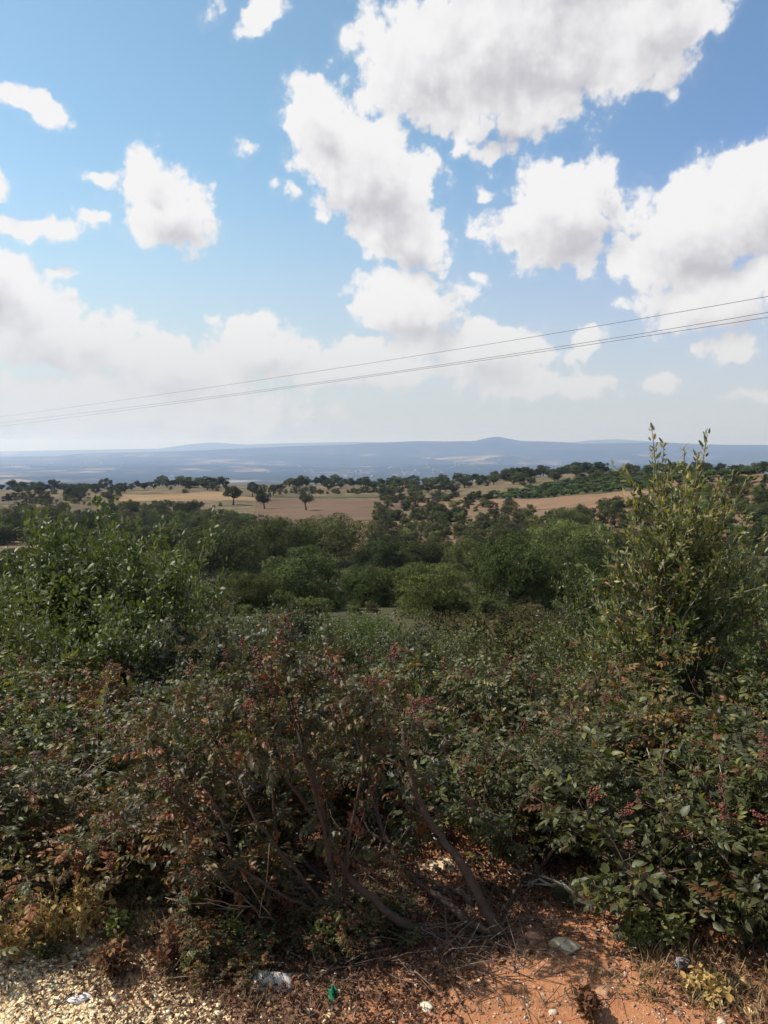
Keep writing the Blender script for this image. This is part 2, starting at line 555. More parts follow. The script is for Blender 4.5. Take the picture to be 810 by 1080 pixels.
def spawn(rng, pts, rad, L, lvl, out, nodes, kids, up, wander, t0, ang, shrink, node_n):
    n = len(pts) - 1
    tan = unit(np.gradient(pts, axis=0))
    if lvl > 0:
        k = kids[lvl - 1] if lvl - 1 < len(kids) else kids[-1]
        for q in range(k + 1):
            t = 1.0 if q == k else t0 + (1 - t0) * (q + rng.rand()) / k
            f = min(t * n, n - 1e-6); i = int(f); w = f - i
            P = pts[i] * (1 - w) + pts[i + 1] * w; T = tan[min(i + 1, n)]
            s = unit(np.cross(T, rng.randn(3)))
            a = R(ang[0] + (ang[1] - ang[0]) * rng.rand()) if q < k else R(10)
            D = T * math.cos(a) + s * math.sin(a)
            grow(rng, P, D, L * shrink * (.75 + .5 * rng.rand()), max(rad[min(i, n)] * .6, .0016), lvl - 1, out, nodes, kids, up, wander, 5, t0 * .8, ang, shrink, node_n)
    else:
        for t in np.linspace(.18, 1, node_n):
            f = min(t * n, n - 1e-6); i = int(f); w = f - i
            nodes.append((pts[i] * (1 - w) + pts[i + 1] * w, tan[min(i + 1, n)], t))


def leaves_from(rng, nodes, templates, size, palette, weights, per=1, out_k=.75, upn=.6, droop=.25, color_fn=None, spread=.012):
    acc = Acc()
    P = np.repeat(np.array([q[0] for q in nodes]), per, 0); Tn = np.repeat(np.array([q[1] for q in nodes]), per, 0)
    n = len(P)
    P = P + rng.randn(n, 3) * spread
    s = unit(np.cross(Tn, rng.randn(n, 3)))
    D = unit(Tn * .55 + s * out_k + np.array([0, 0, .15 - droop]) + rng.randn(n, 3) * .2)
    Nn = unit(np.array([0, 0, 1.0]) * upn + rng.randn(n, 3) * .45 + s * .2)
    M = frames(D, Nn)
    S = size * (.65 + .7 * rng.rand(n))
    pal = np.array(palette); w = np.array(weights, float); w /= w.sum()
    ci = rng.choice(len(pal), n, p=w)
    C = pal[ci] * (.7 + .6 * rng.rand(n, 1))
    if color_fn is not None: C = color_fn(P, C, rng)
    which = rng.randint(0, len(templates), n)
    for k, (tV, tT) in enumerate(templates):
        m = which == k
        scatter(acc, tV, tT, M[m], P[m], S[m], C[m])
    return acc


BARK_GREY = (.10, .085, .07); BARK_RED = (.072, .048, .036); BARK_DARK = (.05, .036, .026)


def branches_mesh(name, out, c, rng, minr=.0012, sides=(5, 5, 6, 7)):
    acc = Acc()
    for pts, rad, lvl in out:
        tube(acc, pts, np.maximum(rad, minr), sides[min(lvl, 3)], np.array(c) * (.8 + .6 * rng.rand()) * (1.7 if lvl == 0 else 1.2 if lvl == 1 else 1), rng, .25 if lvl >= 2 else 0)
    return acc.mesh(name, M_BARK, True)


def ico(sub=0):
    import bmesh
    bm = bmesh.new(); bmesh.ops.create_icosphere(bm, subdivisions=sub + (sub == 0), radius=1)
    V = np.array([v.co[:] for v in bm.verts]); T = np.array([[v.index for v in f.verts] for f in bm.faces]); bm.free()
    return V, T


ICO0, ICO1, ICO2 = ico(0), ico(1), ico(3)


def berry_mesh(seed, col):
    rng = RS(seed); acc = Acc()
    stems = []
    main = np.array([[0, 0, 0], [.004, 0, .025], [.0, .006, .055], [.008, .004, .08]])
    tube(acc, main, [.0014, .0012, .001, .0008], 4, (.10, .05, .03))
    pts = []
    for k in range(9):
        t = .25 + .75 * k / 8; p = np.array([.004 * t, .004 * t, .08 * t])
        d = unit(np.array([rng.randn(), rng.randn(), .5 + .5 * rng.rand()])); L = .03 * (1.15 - .5 * t)
        tube(acc, [p, p + d * L * .6, p + d * L + np.array([0, 0, -.003])], [.0008, .0007, .0006], 3, (.13, .06, .035))
        for j in range(5):
            pts.append(p + d * L * (.4 + .7 * rng.rand()) + rng.randn(3) * .005)
    pts = np.array(pts); n = len(pts)
    M = np.repeat(np.eye(3)[None], n, 0)
    C = np.array(col) * (.55 + .9 * rng.rand(n, 1))
    scatter(acc, ICO1[0] * np.array([1, 1, .85]), ICO1[1], M, pts, .0036 + .0018 * rng.rand(n), C)
    return acc.mesh('berry_cluster', M_BERRY, True)


BERRIES = [berry_mesh(1, (.10, .030, .02)), berry_mesh(2, (.085, .035, .022)), berry_mesh(3, (.13, .035, .022)), berry_mesh(4, (.11, .055, .025))]

G_TER = [(.056, .064, .020), (.080, .086, .027), (.070, .068, .030), (.14, .125, .035), (.13, .058, .024)]


def berry_parts(rng, nodes, k, size=1.0):
    ends = [q for q in nodes if q[2] > .95]
    zs = np.array([q[0][2] for q in ends])
    idx = np.argsort(-(zs + rng.rand(len(zs)) * .5 * zs.max()))[:k * 2]
    idx = rng.permutation(idx)[:k]
    parts = []
    for i in idx:
        p, t, _ = ends[i]
        q = Vector(unit(t * .5 + np.array([0, 0, .8]) + rng.randn(3) * .25)).to_track_quat('Z', 'Y')
        e = q.to_euler()
        parts.append(('berry_cluster', BERRIES[rng.randint(4)], tuple(p), tuple(e), size * (.6 + .5 * rng.rand())))
    return parts


def make_terebinth(seed, h=1.0, w=.95, nst=8, weights=(4, 4, 3, 1.2, .6), size=.075, nb=12, lean=(0, 0), bark=BARK_RED, palette=G_TER, templates=None, thin=.22):
    return _terebinth(seed, h, w, nst, weights, size, nb, lean, bark, palette, templates or T_COMP, thin)


def _terebinth(seed, h, w, nst, weights, size, nb, lean, bark, palette, templates, thin):
    rng = RS(seed); out, nodes = [], []
    for k in range(nst):
        a = 2 * math.pi * (k + .5 * rng.rand()) / nst
        sp = (.25 + .75 * rng.rand()) * w * .75 / h
        d = np.array([math.cos(a) * sp + lean[0], math.sin(a) * sp + lean[1], .9])
        grow(rng, np.array([math.cos(a), math.sin(a), 0]) * .05, d, h * .62 * (.8 + .35 * rng.rand()), .011 + .006 * rng.rand(), 2, out, nodes, kids=(4, 5), up=.35, wander=.5, t0=.22, ang=(30, 68), shrink=.52, node_n=9)
    nodes = [q for q in nodes if q[0][2] > .15 * h + .12 * h * rng.rand()]
    tw = np.array([rng.rand() for _ in range(len(nodes) // 9 + 2)])     # some twigs have shed their leaves
    nodes = [q for n_, q in enumerate(nodes) if tw[n_ // 9] > thin]
    zmax = max(q[0][2] for q in nodes); s = h / (zmax + .04)
    out = [(p * s, r * s, l) for p, r, l in out]; nodes = [(p * s, t, q) for p, t, q in nodes]
    lv = leaves_from(rng, nodes, templates, size, palette, weights, 1, upn=.7, droop=.2)
    parts = [('trunk', branches_mesh('trunk', out, bark, rng)), ('foliage', lv.mesh('foliage', M_LEAF))]
    return parts, berry_parts(rng, nodes, nb), h


def make_oakbush(seed, h=1.0, w=.8, nst=6, size=.05, palette=((.05, .075, .026), (.07, .095, .034), (.04, .06, .026)), weights=(3, 2, 2), templates=None, kids=(5, 5), per=2, color_fn=None, spread_ang=(28, 60), node_n=8, upk=.4, bark=BARK_GREY, taper=1.0, shrink=.5):
    rng = RS(seed); out, nodes = [], []
    for k in range(nst):
        a = 2 * math.pi * (k + .6 * rng.rand()) / nst
        sp = (.15 + .85 * rng.rand()) * w * .7 / h
        d = np.array([math.cos(a) * sp, math.sin(a) * sp, 1.0])
        grow(rng, np.array([math.cos(a), math.sin(a), 0]) * .05, d, h * (.55 + .35 * rng.rand()), .013 * h + .004, 2, out, nodes, kids=kids, up=upk, wander=.45, t0=.18, ang=spread_ang, shrink=shrink, node_n=node_n)
    zmax = max(q[0][2] for q in nodes); s = h / (zmax + .03)
    out = [(p * s, r * s, l) for p, r, l in out]; nodes = [(p * s, t, q) for p, t, q in nodes]
    lv = leaves_from(rng, nodes, templates or T_OAK, size, palette, weights, per, upn=.5, droop=.05, color_fn=color_fn, spread=.02 * h)
    return [('trunk', branches_mesh('trunk', out, bark, rng)), ('foliage', lv.mesh('foliage', M_LEAF))], h


# ------------------------------------------------------------------ crowns seen at 40-600 m
def spray(seed, n=6):
    r = RS(seed); V, T = [], []
    for k in range(n):
        c = r.randn(3) * np.array([.3, .3, .14]); d = unit(r.randn(3) * np.array([1, 1, .5])); s = unit(np.cross(d, np.array([0, 0, 1.0]) + r.randn(3) * .4))
        L = .38 + .25 * r.rand(); W = .2 + .12 * r.rand(); b = len(V)
        V += [c - d * L * .5, c + s * W * .5, c + d * L * .5 - np.array([0, 0, .08]), c - s * W * .5]
        T += [[b, b+1, b+3], [b+1, b+2, b+3]]
    return np.array(V), np.array(T)


SPRAYS = [spray(s) for s in (1, 2, 3)]


def make_tree(seed, h, w, nleaf, leaf, base=.22, nlobe=34, palette=((.032, .046, .021), (.044, .058, .026), (.055, .066, .03)), flat=1.0, bark=BARK_DARK, mat=None):
    """oak: trunk with limbs, crown of leaf sprays gathered in uneven lobes"""
    rng = RS(seed)
    ch = h * (1 - base); cz = h * base + ch * .48
    cs, rs = [], []
    for k in range(nlobe):
        d = unit(rng.randn(3)); d[2] = d[2] * .9 + .12
        rr = .35 + .65 * rng.rand()**.45
        sx = 1 + .22 * math.sin(2.3 * math.atan2(d[1], d[0]) + seed)
        c = np.array([d[0] * w * .40 * rr * sx, d[1] * w * .40 * rr * sx, cz + d[2] * ch * .40 * rr * flat])
        cs.append(c); rs.append(w * (.065 + .085 * rng.rand()))
        if base < .1 and k % 4 == 0:
            a = rng.rand() * 6.28; q = .30 + .12 * rng.rand()
            cs[-1] = np.array([math.cos(a) * w * q, math.sin(a) * w * q, h * (.10 + .14 * rng.rand())])
    cs, rs = np.array(cs), np.array(rs)
    wt = rs**2 / (rs**2).sum()
    li = rng.choice(nlobe, nleaf, p=wt)
    d = unit(rng.randn(nleaf, 3) + np.array([0, 0, .35]))
    P = cs[li] + d * rs[li][:, None] * (.84 + .22 * rng.rand(nleaf, 1)) * np.array([1.08, 1.08, .85])
    P[:, 2] = np.maximum(P[:, 2], h * base * .7 + .1 * rng.rand(nleaf))
    Nn = unit(d + rng.randn(nleaf, 3) * .4 + np.array([0, 0, .2]))
    D = unit(np.cross(Nn, rng.randn(nleaf, 3)))
    M = frames(D, Nn)
    pal = np.array(palette); lc = pal[rng.randint(0, len(pal), nlobe)] * (.7 + .6 * rng.rand(nlobe, 1))
    C = lc[li] * (.75 + .5 * rng.rand(nleaf, 1))
    acc = Acc(); which = rng.randint(0, 3, nleaf); S = leaf * (.7 + .6 * rng.rand(nleaf))
    for k in range(3):
        m = which == k
        scatter(acc, SPRAYS[k][0], SPRAYS[k][1], M[m], P[m], S[m], C[m])
    crown = acc.mesh('crown', mat or M_CROWN)
    ta = Acc(); tr = w * .035 + .04
    fork = np.array([rng.randn() * .05 * w, rng.randn() * .05 * w, h * (base + .12)])
    tube(ta, [[0, 0, -.25], [fork[0] * .3, fork[1] * .2, h * base * .5], fork], [tr * 1.5, tr, tr * .85], 8, bark, rng, .2)
    for k in rng.choice(nlobe, min(7, nlobe), replace=False):
        mid = fork * .5 + cs[k] * .5 + rng.randn(3) * .05 * w; mid[2] -= .03 * h
        tube(ta, [fork, mid, cs[k]], [tr * .7, tr * .42, tr * .15], 5, bark, rng, .2)
    return [('trunk', ta.mesh('trunk', M_BARK, True)), ('crown', crown)], h, w


G_DARK = ((.043, .051, .018), (.055, .063, .021), (.067, .075, .025))
G_MID = ((.062, .074, .023), (.08, .094, .028), (.098, .108, .033))
G_OLIVE = ((.064, .064, .026), (.082, .08, .03), (.094, .086, .036))

print('trees')
OAKS_BIG = [make_tree(100 + k, 6.0, 7.4, 11500, .22, .03, 130, G_MID if k % 2 else G_DARK) for k in range(4)]
OAKS = [make_tree(120 + k, 6.0, 6.6, 3600, .33, .05, 70, (G_DARK, G_MID, G_OLIVE, G_MID, G_DARK)[k]) for k in range(5)]
BUSHES = [make_tree(140 + k, 2.6, 2.9, 1500, .21, .03, 36, (G_OLIVE, G_MID, G_OLIVE, G_DARK)[k]) for k in range(4)]
LONE = [make_tree(160, 7.0, 6.8, 2600, .42, .27, 36, G_DARK), make_tree(161, 7.0, 6.6, 2600, .42, .22, 36, G_DARK)]
MUSHROOM = make_tree(165, 7.2, 8.6, 2600, .42, .36, 36, G_DARK, .7)
VINES = [make_tree(180 + k, 1.9, 2.0, 330, .34, .12, 9, ((.062, .084, .026), (.078, .096, .032), (.052, .07, .024))) for k in range(3)]
CREST = [make_tree(190 + k, 6.0, 7.0, 900, .6, .12, 24, G_DARK) for k in range(3)]


def place(proto, name, label, cat, x, y, h, group=None, wk=1.0, rng=random, sink=.05):
    parts, ph, pw = proto
    s = h / ph
    return thing(name, label, cat, (x, y, hz(x, y) - sink), rng.random() * 6.28, (s * wk, s * wk, s), parts, group)


random.seed(7)
ORD = ['first', 'second', 'third', 'fourth', 'fifth', 'sixth', 'seventh', 'eighth', 'ninth', 'tenth', 'eleventh', 'twelfth', 'thirteenth', 'fourteenth', 'fifteenth', 'sixteenth', 'seventeenth', 'eighteenth', 'nineteenth', 'twentieth']

def ordinal(i):
    if i < 20: return ORD[i]
    t, u = divmod(i + 1, 10)
    return ('', '', 'twentieth', 'thirtieth', 'fortieth', 'fiftieth', 'sixtieth', 'seventieth', 'eightieth', 'ninetieth', 'hundredth', 'hundred-and-tenth')[t] if u == 0 else ('', '', 'twenty', 'thirty', 'forty', 'fifty', 'sixty', 'seventy', 'eighty', 'ninety', 'hundred', 'hundred-and-ten')[t] + '-' + ORD[u - 1]


# lone trees on the brown field: px centre, base row, height px, width px
for proto, px, row, hp, wp, lab in [
    (MUSHROOM, 323, 538.5, 18, 17, 'lone mushroom-shaped dark oak on a bare trunk in the open brown field'),
    (LONE[0], 279, 537, 17, 16, 'round dark oak right of the taller one at the left edge of the brown field'),
    (LONE[1], 246, 532.5, 19, 17, 'tall round dark oak where the orange stubble meets the grass strip'),
    (LONE[0], 274, 528, 17, 16, 'dark oak just behind the round field-edge oak, half hidden by it'),
    (LONE[1], 288, 523.5, 12, 9, 'slim tree with a visible forked trunk beyond the brown field'),
    (LONE[1], 266, 524, 15, 11, 'narrow dark oak left of the slim forked tree beyond the field')]:
    g = ground_hit(px, row); d = g[1]
    h = hp / FPX * d * 1.12
    place(proto, 'oak_tree', lab, 'tree', g[0], g[1], h, None, 1.12 * (wp / FPX * d / proto[2]) / (h / proto[1]))

# big oaks of the near wood: px centre, base row, width px, height px, prototype, words
BIG = [(322, 644, 98, 64, 0, 'broad dense dark oak with a full round crown right behind the yellow-green shrub'),
       (233, 616, 82, 62, 2, 'large domed dark oak left of centre, below the wood edge by the brown field'),
       (297, 606, 76, 62, 1, 'tall oak behind and left of the broad dense oak'),
       (350, 596, 84, 52, 3, 'wide oak whose crown cuts into the bottom of the brown field'),
       (262, 646, 58, 44, 1, 'smaller oak squeezed in front of the large domed oak'),
       (200, 648, 52, 36, 3, 'low oak in front of the dry clearing at left'),
       (384, 640, 56, 44, 3, 'mid-green oak right of the broad dense oak'),
       (404, 612, 60, 44, 0, 'dark oak above the mid-green one, below the red scrub slope'),
       (458, 652, 84, 60, 1, 'light green oak with a bent bare trunk showing at its foot'),
       (541, 650, 92, 88, 3, 'tallest light-topped oak above the brown heath strip'),
       (582, 648, 52, 60, 0, 'dark narrow oak beside the tallest one, above the heath strip'),
       (600, 612, 88, 64, 1, 'wide oak behind the tallest one'),
       (452, 603, 54, 34, 2, 'very dark round oak at the lower end of the scrub slope'),
       (425, 640, 56, 44, 1, 'mid-sized oak left of the light green oak with bent trunk'),
       (500, 612, 60, 42, 3, 'oak between the very dark round oak and the wide one'),
       (628, 650, 64, 62, 3, 'oak just left of the tall sapling, behind pale shrubs'),
       (650, 606, 66, 46, 0, 'dark oak left of the sapling top, on the right slope'),
       (594, 562, 36, 26, 2, 'compact very dark oak on the bare strip below the vineyard'),
       (690, 640, 70, 56, 2, 'oak partly hidden behind the left side of the tall sapling'),
       (770, 640, 70, 50, 0, 'oak behind the right side of the tall sapling'),
       (160, 626, 56, 40, 0, 'oak behind the right shoulder of the leafy left bush'),
       (120, 640, 60, 48, 2, 'oak hidden mostly by the top of the leafy left bush'),
       (30, 650, 70, 44, 1, 'oak at the left edge of the photo below the pink clearing')]
occupied = []
for px, row, wp, hp, k, lab in BIG:
    g = ground_hit(px, row); d = g[1]; proto = OAKS_BIG[k]
    h = hp / FPX * d; w = wp / FPX * d
    h, w = h * 1.1, w * 1.08
    place(proto, 'oak_tree', lab, 'tree', g[0], g[1], h, 'big oaks of the near wood', (w / proto[2]) / (h / proto[1]))
    occupied.append((g[0], g[1], w * .36))


def free(x, y, r):
    return all((x - a)**2 + (y - b)**2 > (r + c)**2 for a, b, c in occupied)


def fill(n, px0, px1, row_fn, protos, name, cat, label_fn, hr, group, gap, keep=None, seed=1, wk=(.72, 1.25), record=True, tries=60):
    rng = random.Random(seed); cnt = 0; made = []
    for t in range(n * tries):
        if cnt >= n: break
        px = rng.uniform(px0, px1); a, b = row_fn(px)
        row = rng.uniform(a, b)
        if keep and not keep(px, row): continue
        g = ground_hit(px, row)
        if g is None: continue
        h = rng.uniform(*hr)
        if not free(g[0], g[1], gap * h): continue
        occupied.append((g[0], g[1], gap * h))
        made.append((px, row, g, h, rng.choice(protos), rng.uniform(*wk))); cnt += 1
    made.sort(key=lambda q: q[0])
    for i, (px, row, g, h, proto, w_) in enumerate(made):
        place(proto, name, label_fn(i, px, row, h), cat, g[0], g[1], h, group, w_, rng)
    print(name, group, cnt)
    return made


def lerp_rows(tab_a, tab_b):
    xs = [q[0] for q in tab_a]
    return lambda px: (np.interp(px, xs, [q[1] for q in tab_a]), np.interp(px, [q[0] for q in tab_b], [q[1] for q in tab_b]))


def zone(px, cuts, words):
    return words[sum(px > c for c in cuts)]


# left wood
fill(215, -25, 290, lerp_rows([(-30, 549), (60, 544), (130, 540), (200, 543), (255, 552), (275, 563), (290, 566)], [(-30, 612), (300, 604)]), OAKS, 'oak_tree', 'tree',
     lambda i, px, row, h: ('dark oak in the far edge of the left wood, ' if row < 564 else 'dark oak in the closed left wood, ' if row < 582 else 'oak at the near side of the left wood, ') + zone(px, (70, 140, 210), ('by the photo edge', 'behind the leafy left bush', 'below the orange stubble', 'next to the brown field')),
     (4.0, 7.0), 'oaks of the left wood', .31, keep=lambda px, r: not (576 < r < 600 and px < 58) and not (586 < r < 606 and 140 < px < 196), seed=3)
# scrub slope in the middle
fill(295, 392, 600, lerp_rows([(390, 529), (412, 526), (480, 528), (540, 537), (600, 546)], [(390, 600), (600, 592)]), BUSHES, 'scrub_oak', 'bush',
     lambda i, px, row, h: ('small' if h < 2.9 else 'larger') + ' rounded scrub oak on pinkish bare soil, ' + ('top' if row < 548 else 'middle' if row < 568 else 'foot') + ' of the slope, ' + zone(px, (440, 490, 545), ('beside the brown field', 'left of centre', 'right of centre', 'below the red strip')),
     (1.8, 4.8), 'scrub oaks on the bare slope', .27, keep=lambda px, r: not (586 > r > 570 and 462 < px < 484) and not (px > 560 and 540 < r < 552), seed=5, wk=(.85, 1.25))
# right slope
fill(220, 596, 860, lerp_rows([(596, 546), (680, 528), (740, 512), (860, 506)], [(596, 612), (860, 612)]), BUSHES + OAKS[:2], 'slope_oak', 'tree',
     lambda i, px, row, h: ('low' if h < 3.6 else 'tall') + ' olive-green oak on the right-hand slope, ' + ('near its top' if row < 540 else 'half way up' if row < 570 else 'near its foot') + ', ' + zone(px, (680, 740), ('left of the sapling', 'behind the sapling', 'right of the sapling')),
     (2.2, 5.0), 'oaks on the right slope', .3, keep=lambda px, r: not (590 < r < 606 and px > 785), seed=8)
# slope below the front shrubs and between the big oaks
fill(30, -20, 850, lerp_rows([(-20, 604), (400, 606), (850, 604)], [(-20, 652), (400, 650), (850, 640)]), BUSHES, 'hillside_bush', 'bush',
     lambda i, px, row, h: ('small' if h < 2 else 'rounded') + ' green bush filling a gap between the big oaks, ' + zone(px, (200, 400, 620), ('at left', 'left of centre', 'right of centre', 'at right')),
     (1.6, 3.6), 'bushes between the big oaks', .2, keep=lambda px, r: not (470 < px < 620 and r > 642), seed=9)
occ_keep = occupied; occupied = []
fill(62, 120, 660, lerp_rows([(120, 618), (400, 622), (660, 618)], [(120, 655), (400, 655), (660, 655)]), BUSHES, 'low_bush', 'bush',
     lambda i, px, row, h: ('low' if h < 1.3 else 'rounded') + ' green bush ' + ('behind' if row < 636 else 'next to') + ' the heath strip, ' + zone(px, (240, 370, 500), ('left', 'under the broad dense oak', 'under the light green oak', 'under the tallest oak')),
     (.8, 1.9), 'undergrowth at the foot of the oaks', .35, seed=21, wk=(1.1, 1.6))
fill(140, -20, 520, lerp_rows([(-20, 523), (40, 523), (130, 521), (140, 533), (280, 533), (285, 519), (400, 519), (420, 526), (520, 522)], [(-20, 527), (40, 533), (130, 540), (140, 546), (280, 552), (285, 522), (400, 521), (420, 532), (520, 528)]), BUSHES, 'field_bush', 'bush',
     lambda i, px, row, h: ('small' if h < 2 else 'larger') + ' dark bush scattered on open ground, ' + zone(px, (135, 282, 405), ('right of the fallow field', 'below the orange stubble', 'behind the brown field', 'left of the vineyard')),
     (1.6, 4.4), 'bushes scattered between the fields', .36, keep=lambda px, r: not (236 < px < 420 and r > 524.5), seed=22)
occupied = occ_keep + occupied
# vineyard rows
vp = []
a0, a1 = ground_hit(492, 526), ground_hit(700, 514)
dv = unit((a1 - a0)[:2]); nv = np.array([-dv[1], dv[0]])
for r_ in range(9):
    st = a0[:2] + nv * (r_ * 11 + 4)
    for k in range(46):
        p = st + dv * (k * 4.4 + random.random() * 1.4) + nv * random.uniform(-.5, .5)
        z = hz(*p); px, py = proj(p[0], p[1], z)
        if px < 476 + r_ * 3 or px > 800: continue
        vp.append((r_, px, p))
for r_, px, p in vp:
    place(VINES[random.randrange(3)], 'vine', 'bright green vine in the ' + ORD[r_] + ' vineyard row from the red strip, ' + ('left end' if px < 560 else 'middle stretch' if px < 650 else 'right end'), 'vine', p[0], p[1], random.uniform(2.1, 2.9), 'vines in the bright green vineyard', random.uniform(1.7, 2.3))
# tree line along the crest
cr = []
rngc = random.Random(12)
CREST_ROW = [(-20, 528), (60, 526), (125, 520.5), (240, 518), (330, 522), (420, 525), (500, 515), (600, 511), (700, 503), (810, 497)]
px = -15.0
while px < 835:
    row = np.interp(px, [q[0] for q in CREST_ROW], [q[1] for q in CREST_ROW]) + rngc.uniform(-.6, .8)
    a, b = ray(px, row)
    y = rngc.uniform(452, 560) if px < 640 else rngc.uniform(385, 470)
    h = rngc.uniform(3.2, 8.0)
    cr.append((px, a * y, y, h))
    dens = 3.6 if 170 < px < 660 else 5.2 if px < 170 else 6
    px += rngc.uniform(.55, 1.5) * dens
cr2 = [q for q in cr if not (238 < q[0] < 292)]
SEG = [(135, 'at the far edge of the fallow field'), (240, 'beyond the orange stubble'), (420, 'behind the brown field'), (500, 'left of the vineyard'), (640, 'above the vineyard'), (900, 'on the right-hand skyline')]
cnt = {}
for px, x, y, h in cr2:
    w_ = [s[1] for s in SEG if px < s[0]][0]
    i = cnt.get(w_, 0); cnt[w_] = i + 1
    o = ordinal(i)
    place(CREST[rngc.randrange(3)], 'crest_oak', f'crest oak {w_}, {o} from the left', 'tree', x, y, h, 'dark oaks along the crest', rngc.uniform(.9, 1.4), rngc, .4)
rb = random.Random(31); BT = []
for k in range(105):
    px = rb.choice([rb.uniform(405, 640), rb.uniform(405, 560), rb.uniform(-20, 240)]); y = rb.uniform(375, 470)
    if 125 < px < 240 and y < 430: continue
    a, b = ray(px, 500); x = a * y
    q = proj(x, y, hz(x, y))
    if px > 490 and q[1] > np.interp(px, [490, 700], [516, 503]): continue
    BT.append((px, x, y, rb.uniform(2.2, 6)))
BT.sort()
for i, (px, x, y, h) in enumerate(BT):
    place(CREST[rb.randrange(3)] if h > 4 else BUSHES[rb.randrange(4)], 'plateau_oak', 'dark ' + ('oak' if h > 4 else 'scrub bush') + ' on the plateau ground ' + ('left of the orange stubble' if px < 135 else 'behind the orange stubble' if px < 300 else 'left of the vineyard' if px < 490 else 'above the vineyard') + ', ' + ordinal(i) + ' from the left', 'tree', x, y, h, 'oaks and scrub on the plateau', rb.uniform(.9, 1.4), rb, .2)
for px, row, hp, wp, lab in [(790, 499, 14, 22, 'big round dark oak on the right-hand hilltop by the photo edge'), (741, 502, 16, 17, 'dark domed oak left of the hilltop oak, behind the sapling'),
                             (668, 506, 11, 17, 'round dark oak left of the sapling tip above the vineyard'), (686, 505, 14, 15, 'round dark oak touching the sapling tip above the vineyard')]:
    a, b = ray(px, row); y = 300 if px > 760 else 395
    place(OAKS[px % 5], 'oak_tree', lab, 'tree', a * y, y, hp / FPX * y + .6, None, (wp / hp) / 1.03, random, .5)

# ------------------------------------------------------------------ far town: countless small houses, one mesh
def far_town():
    rng = RS(55); acc = Acc()
    Ps = []
    for px, row, sx, sy, n in [(430, 497, 60, 6, 420), (360, 503, 40, 5, 260), (520, 491, 70, 4, 360), (640, 489, 60, 4, 300), (90, 490, 60, 5, 130), (20, 494, 30, 4, 90), (300, 496, 60, 5, 160), (590, 494, 60, 4, 200), (720, 487, 40, 3, 100), (180, 505, 40, 4, 70)]:
        for k in range(int(n * .08)):
            p = px + rng.randn() * sx * .5; r = row + rng.randn() * sy * .5
            a, b = ray(p, r)
            if b > -.014: continue
            y = (-298 - CAM_Z) / b
            if y > 14500: continue
            Ps.append((a * y, y))
    B = np.array([[x, y, z] for z in (0, 1) for y in (-.5, .5) for x in (-.5, .5)])
    Q = np.array([[0, 1, 5, 4], [1, 3, 7, 5], [3, 2, 6, 7], [2, 0, 4, 6], [4, 5, 7, 6]])
    for x, y in Ps:
        s = np.array([14 + 26 * rng.rand(), 12 + 20 * rng.rand(), 7 + 12 * rng.rand()])
        a = rng.rand() * 3; c_, s_ = math.cos(a), math.sin(a)
        V = B * s; V = V @ np.array([[c_, s_, 0], [-s_, c_, 0], [0, 0, 1]])
        c = (.20, .18, .165) if rng.rand() < .6 else (.19, .14, .11)
        acc.add(V + np.array([x, y, hz(x, y) - 1]), None, Q, c)
    stuff('far_town', acc.mesh('far_town', attr_mat('far_house', .9, .1, 0, .01, .1)))


far_town()

# ------------------------------------------------------------------ front shrubs
print('shrubs')
TER = [make_terebinth(200 + k, 1.0, 1.0, 9, (4, 4, 3, 1.6, .8), (.074, .046, .082, .05)[k], 12, templates=(T_COMP, T_SIMPLE, T_COMP, T_OAK)[k]) for k in range(4)]
TER_RED = [make_terebinth(220 + k, 1.0, 1.0, 9, (3, 2, 3, 1.5, 3.0), .070, 14, palette=[(.056, .058, .022), (.078, .078, .027), (.085, .06, .03), (.15, .10, .03), (.17, .07, .026)]) for k in range(3)]


def place_ter(proto, x, y, h, label, group='berried shrubs along the track', rz=None, wk=1.0):
    parts, ber, ph = proto
    s = h / ph
    return thing('terebinth_shrub', label, 'shrub', (x, y, hz(x, y) - .03), random.random() * 6.28 if rz is None else rz, (s * wk, s * wk, s), parts + ber, group)


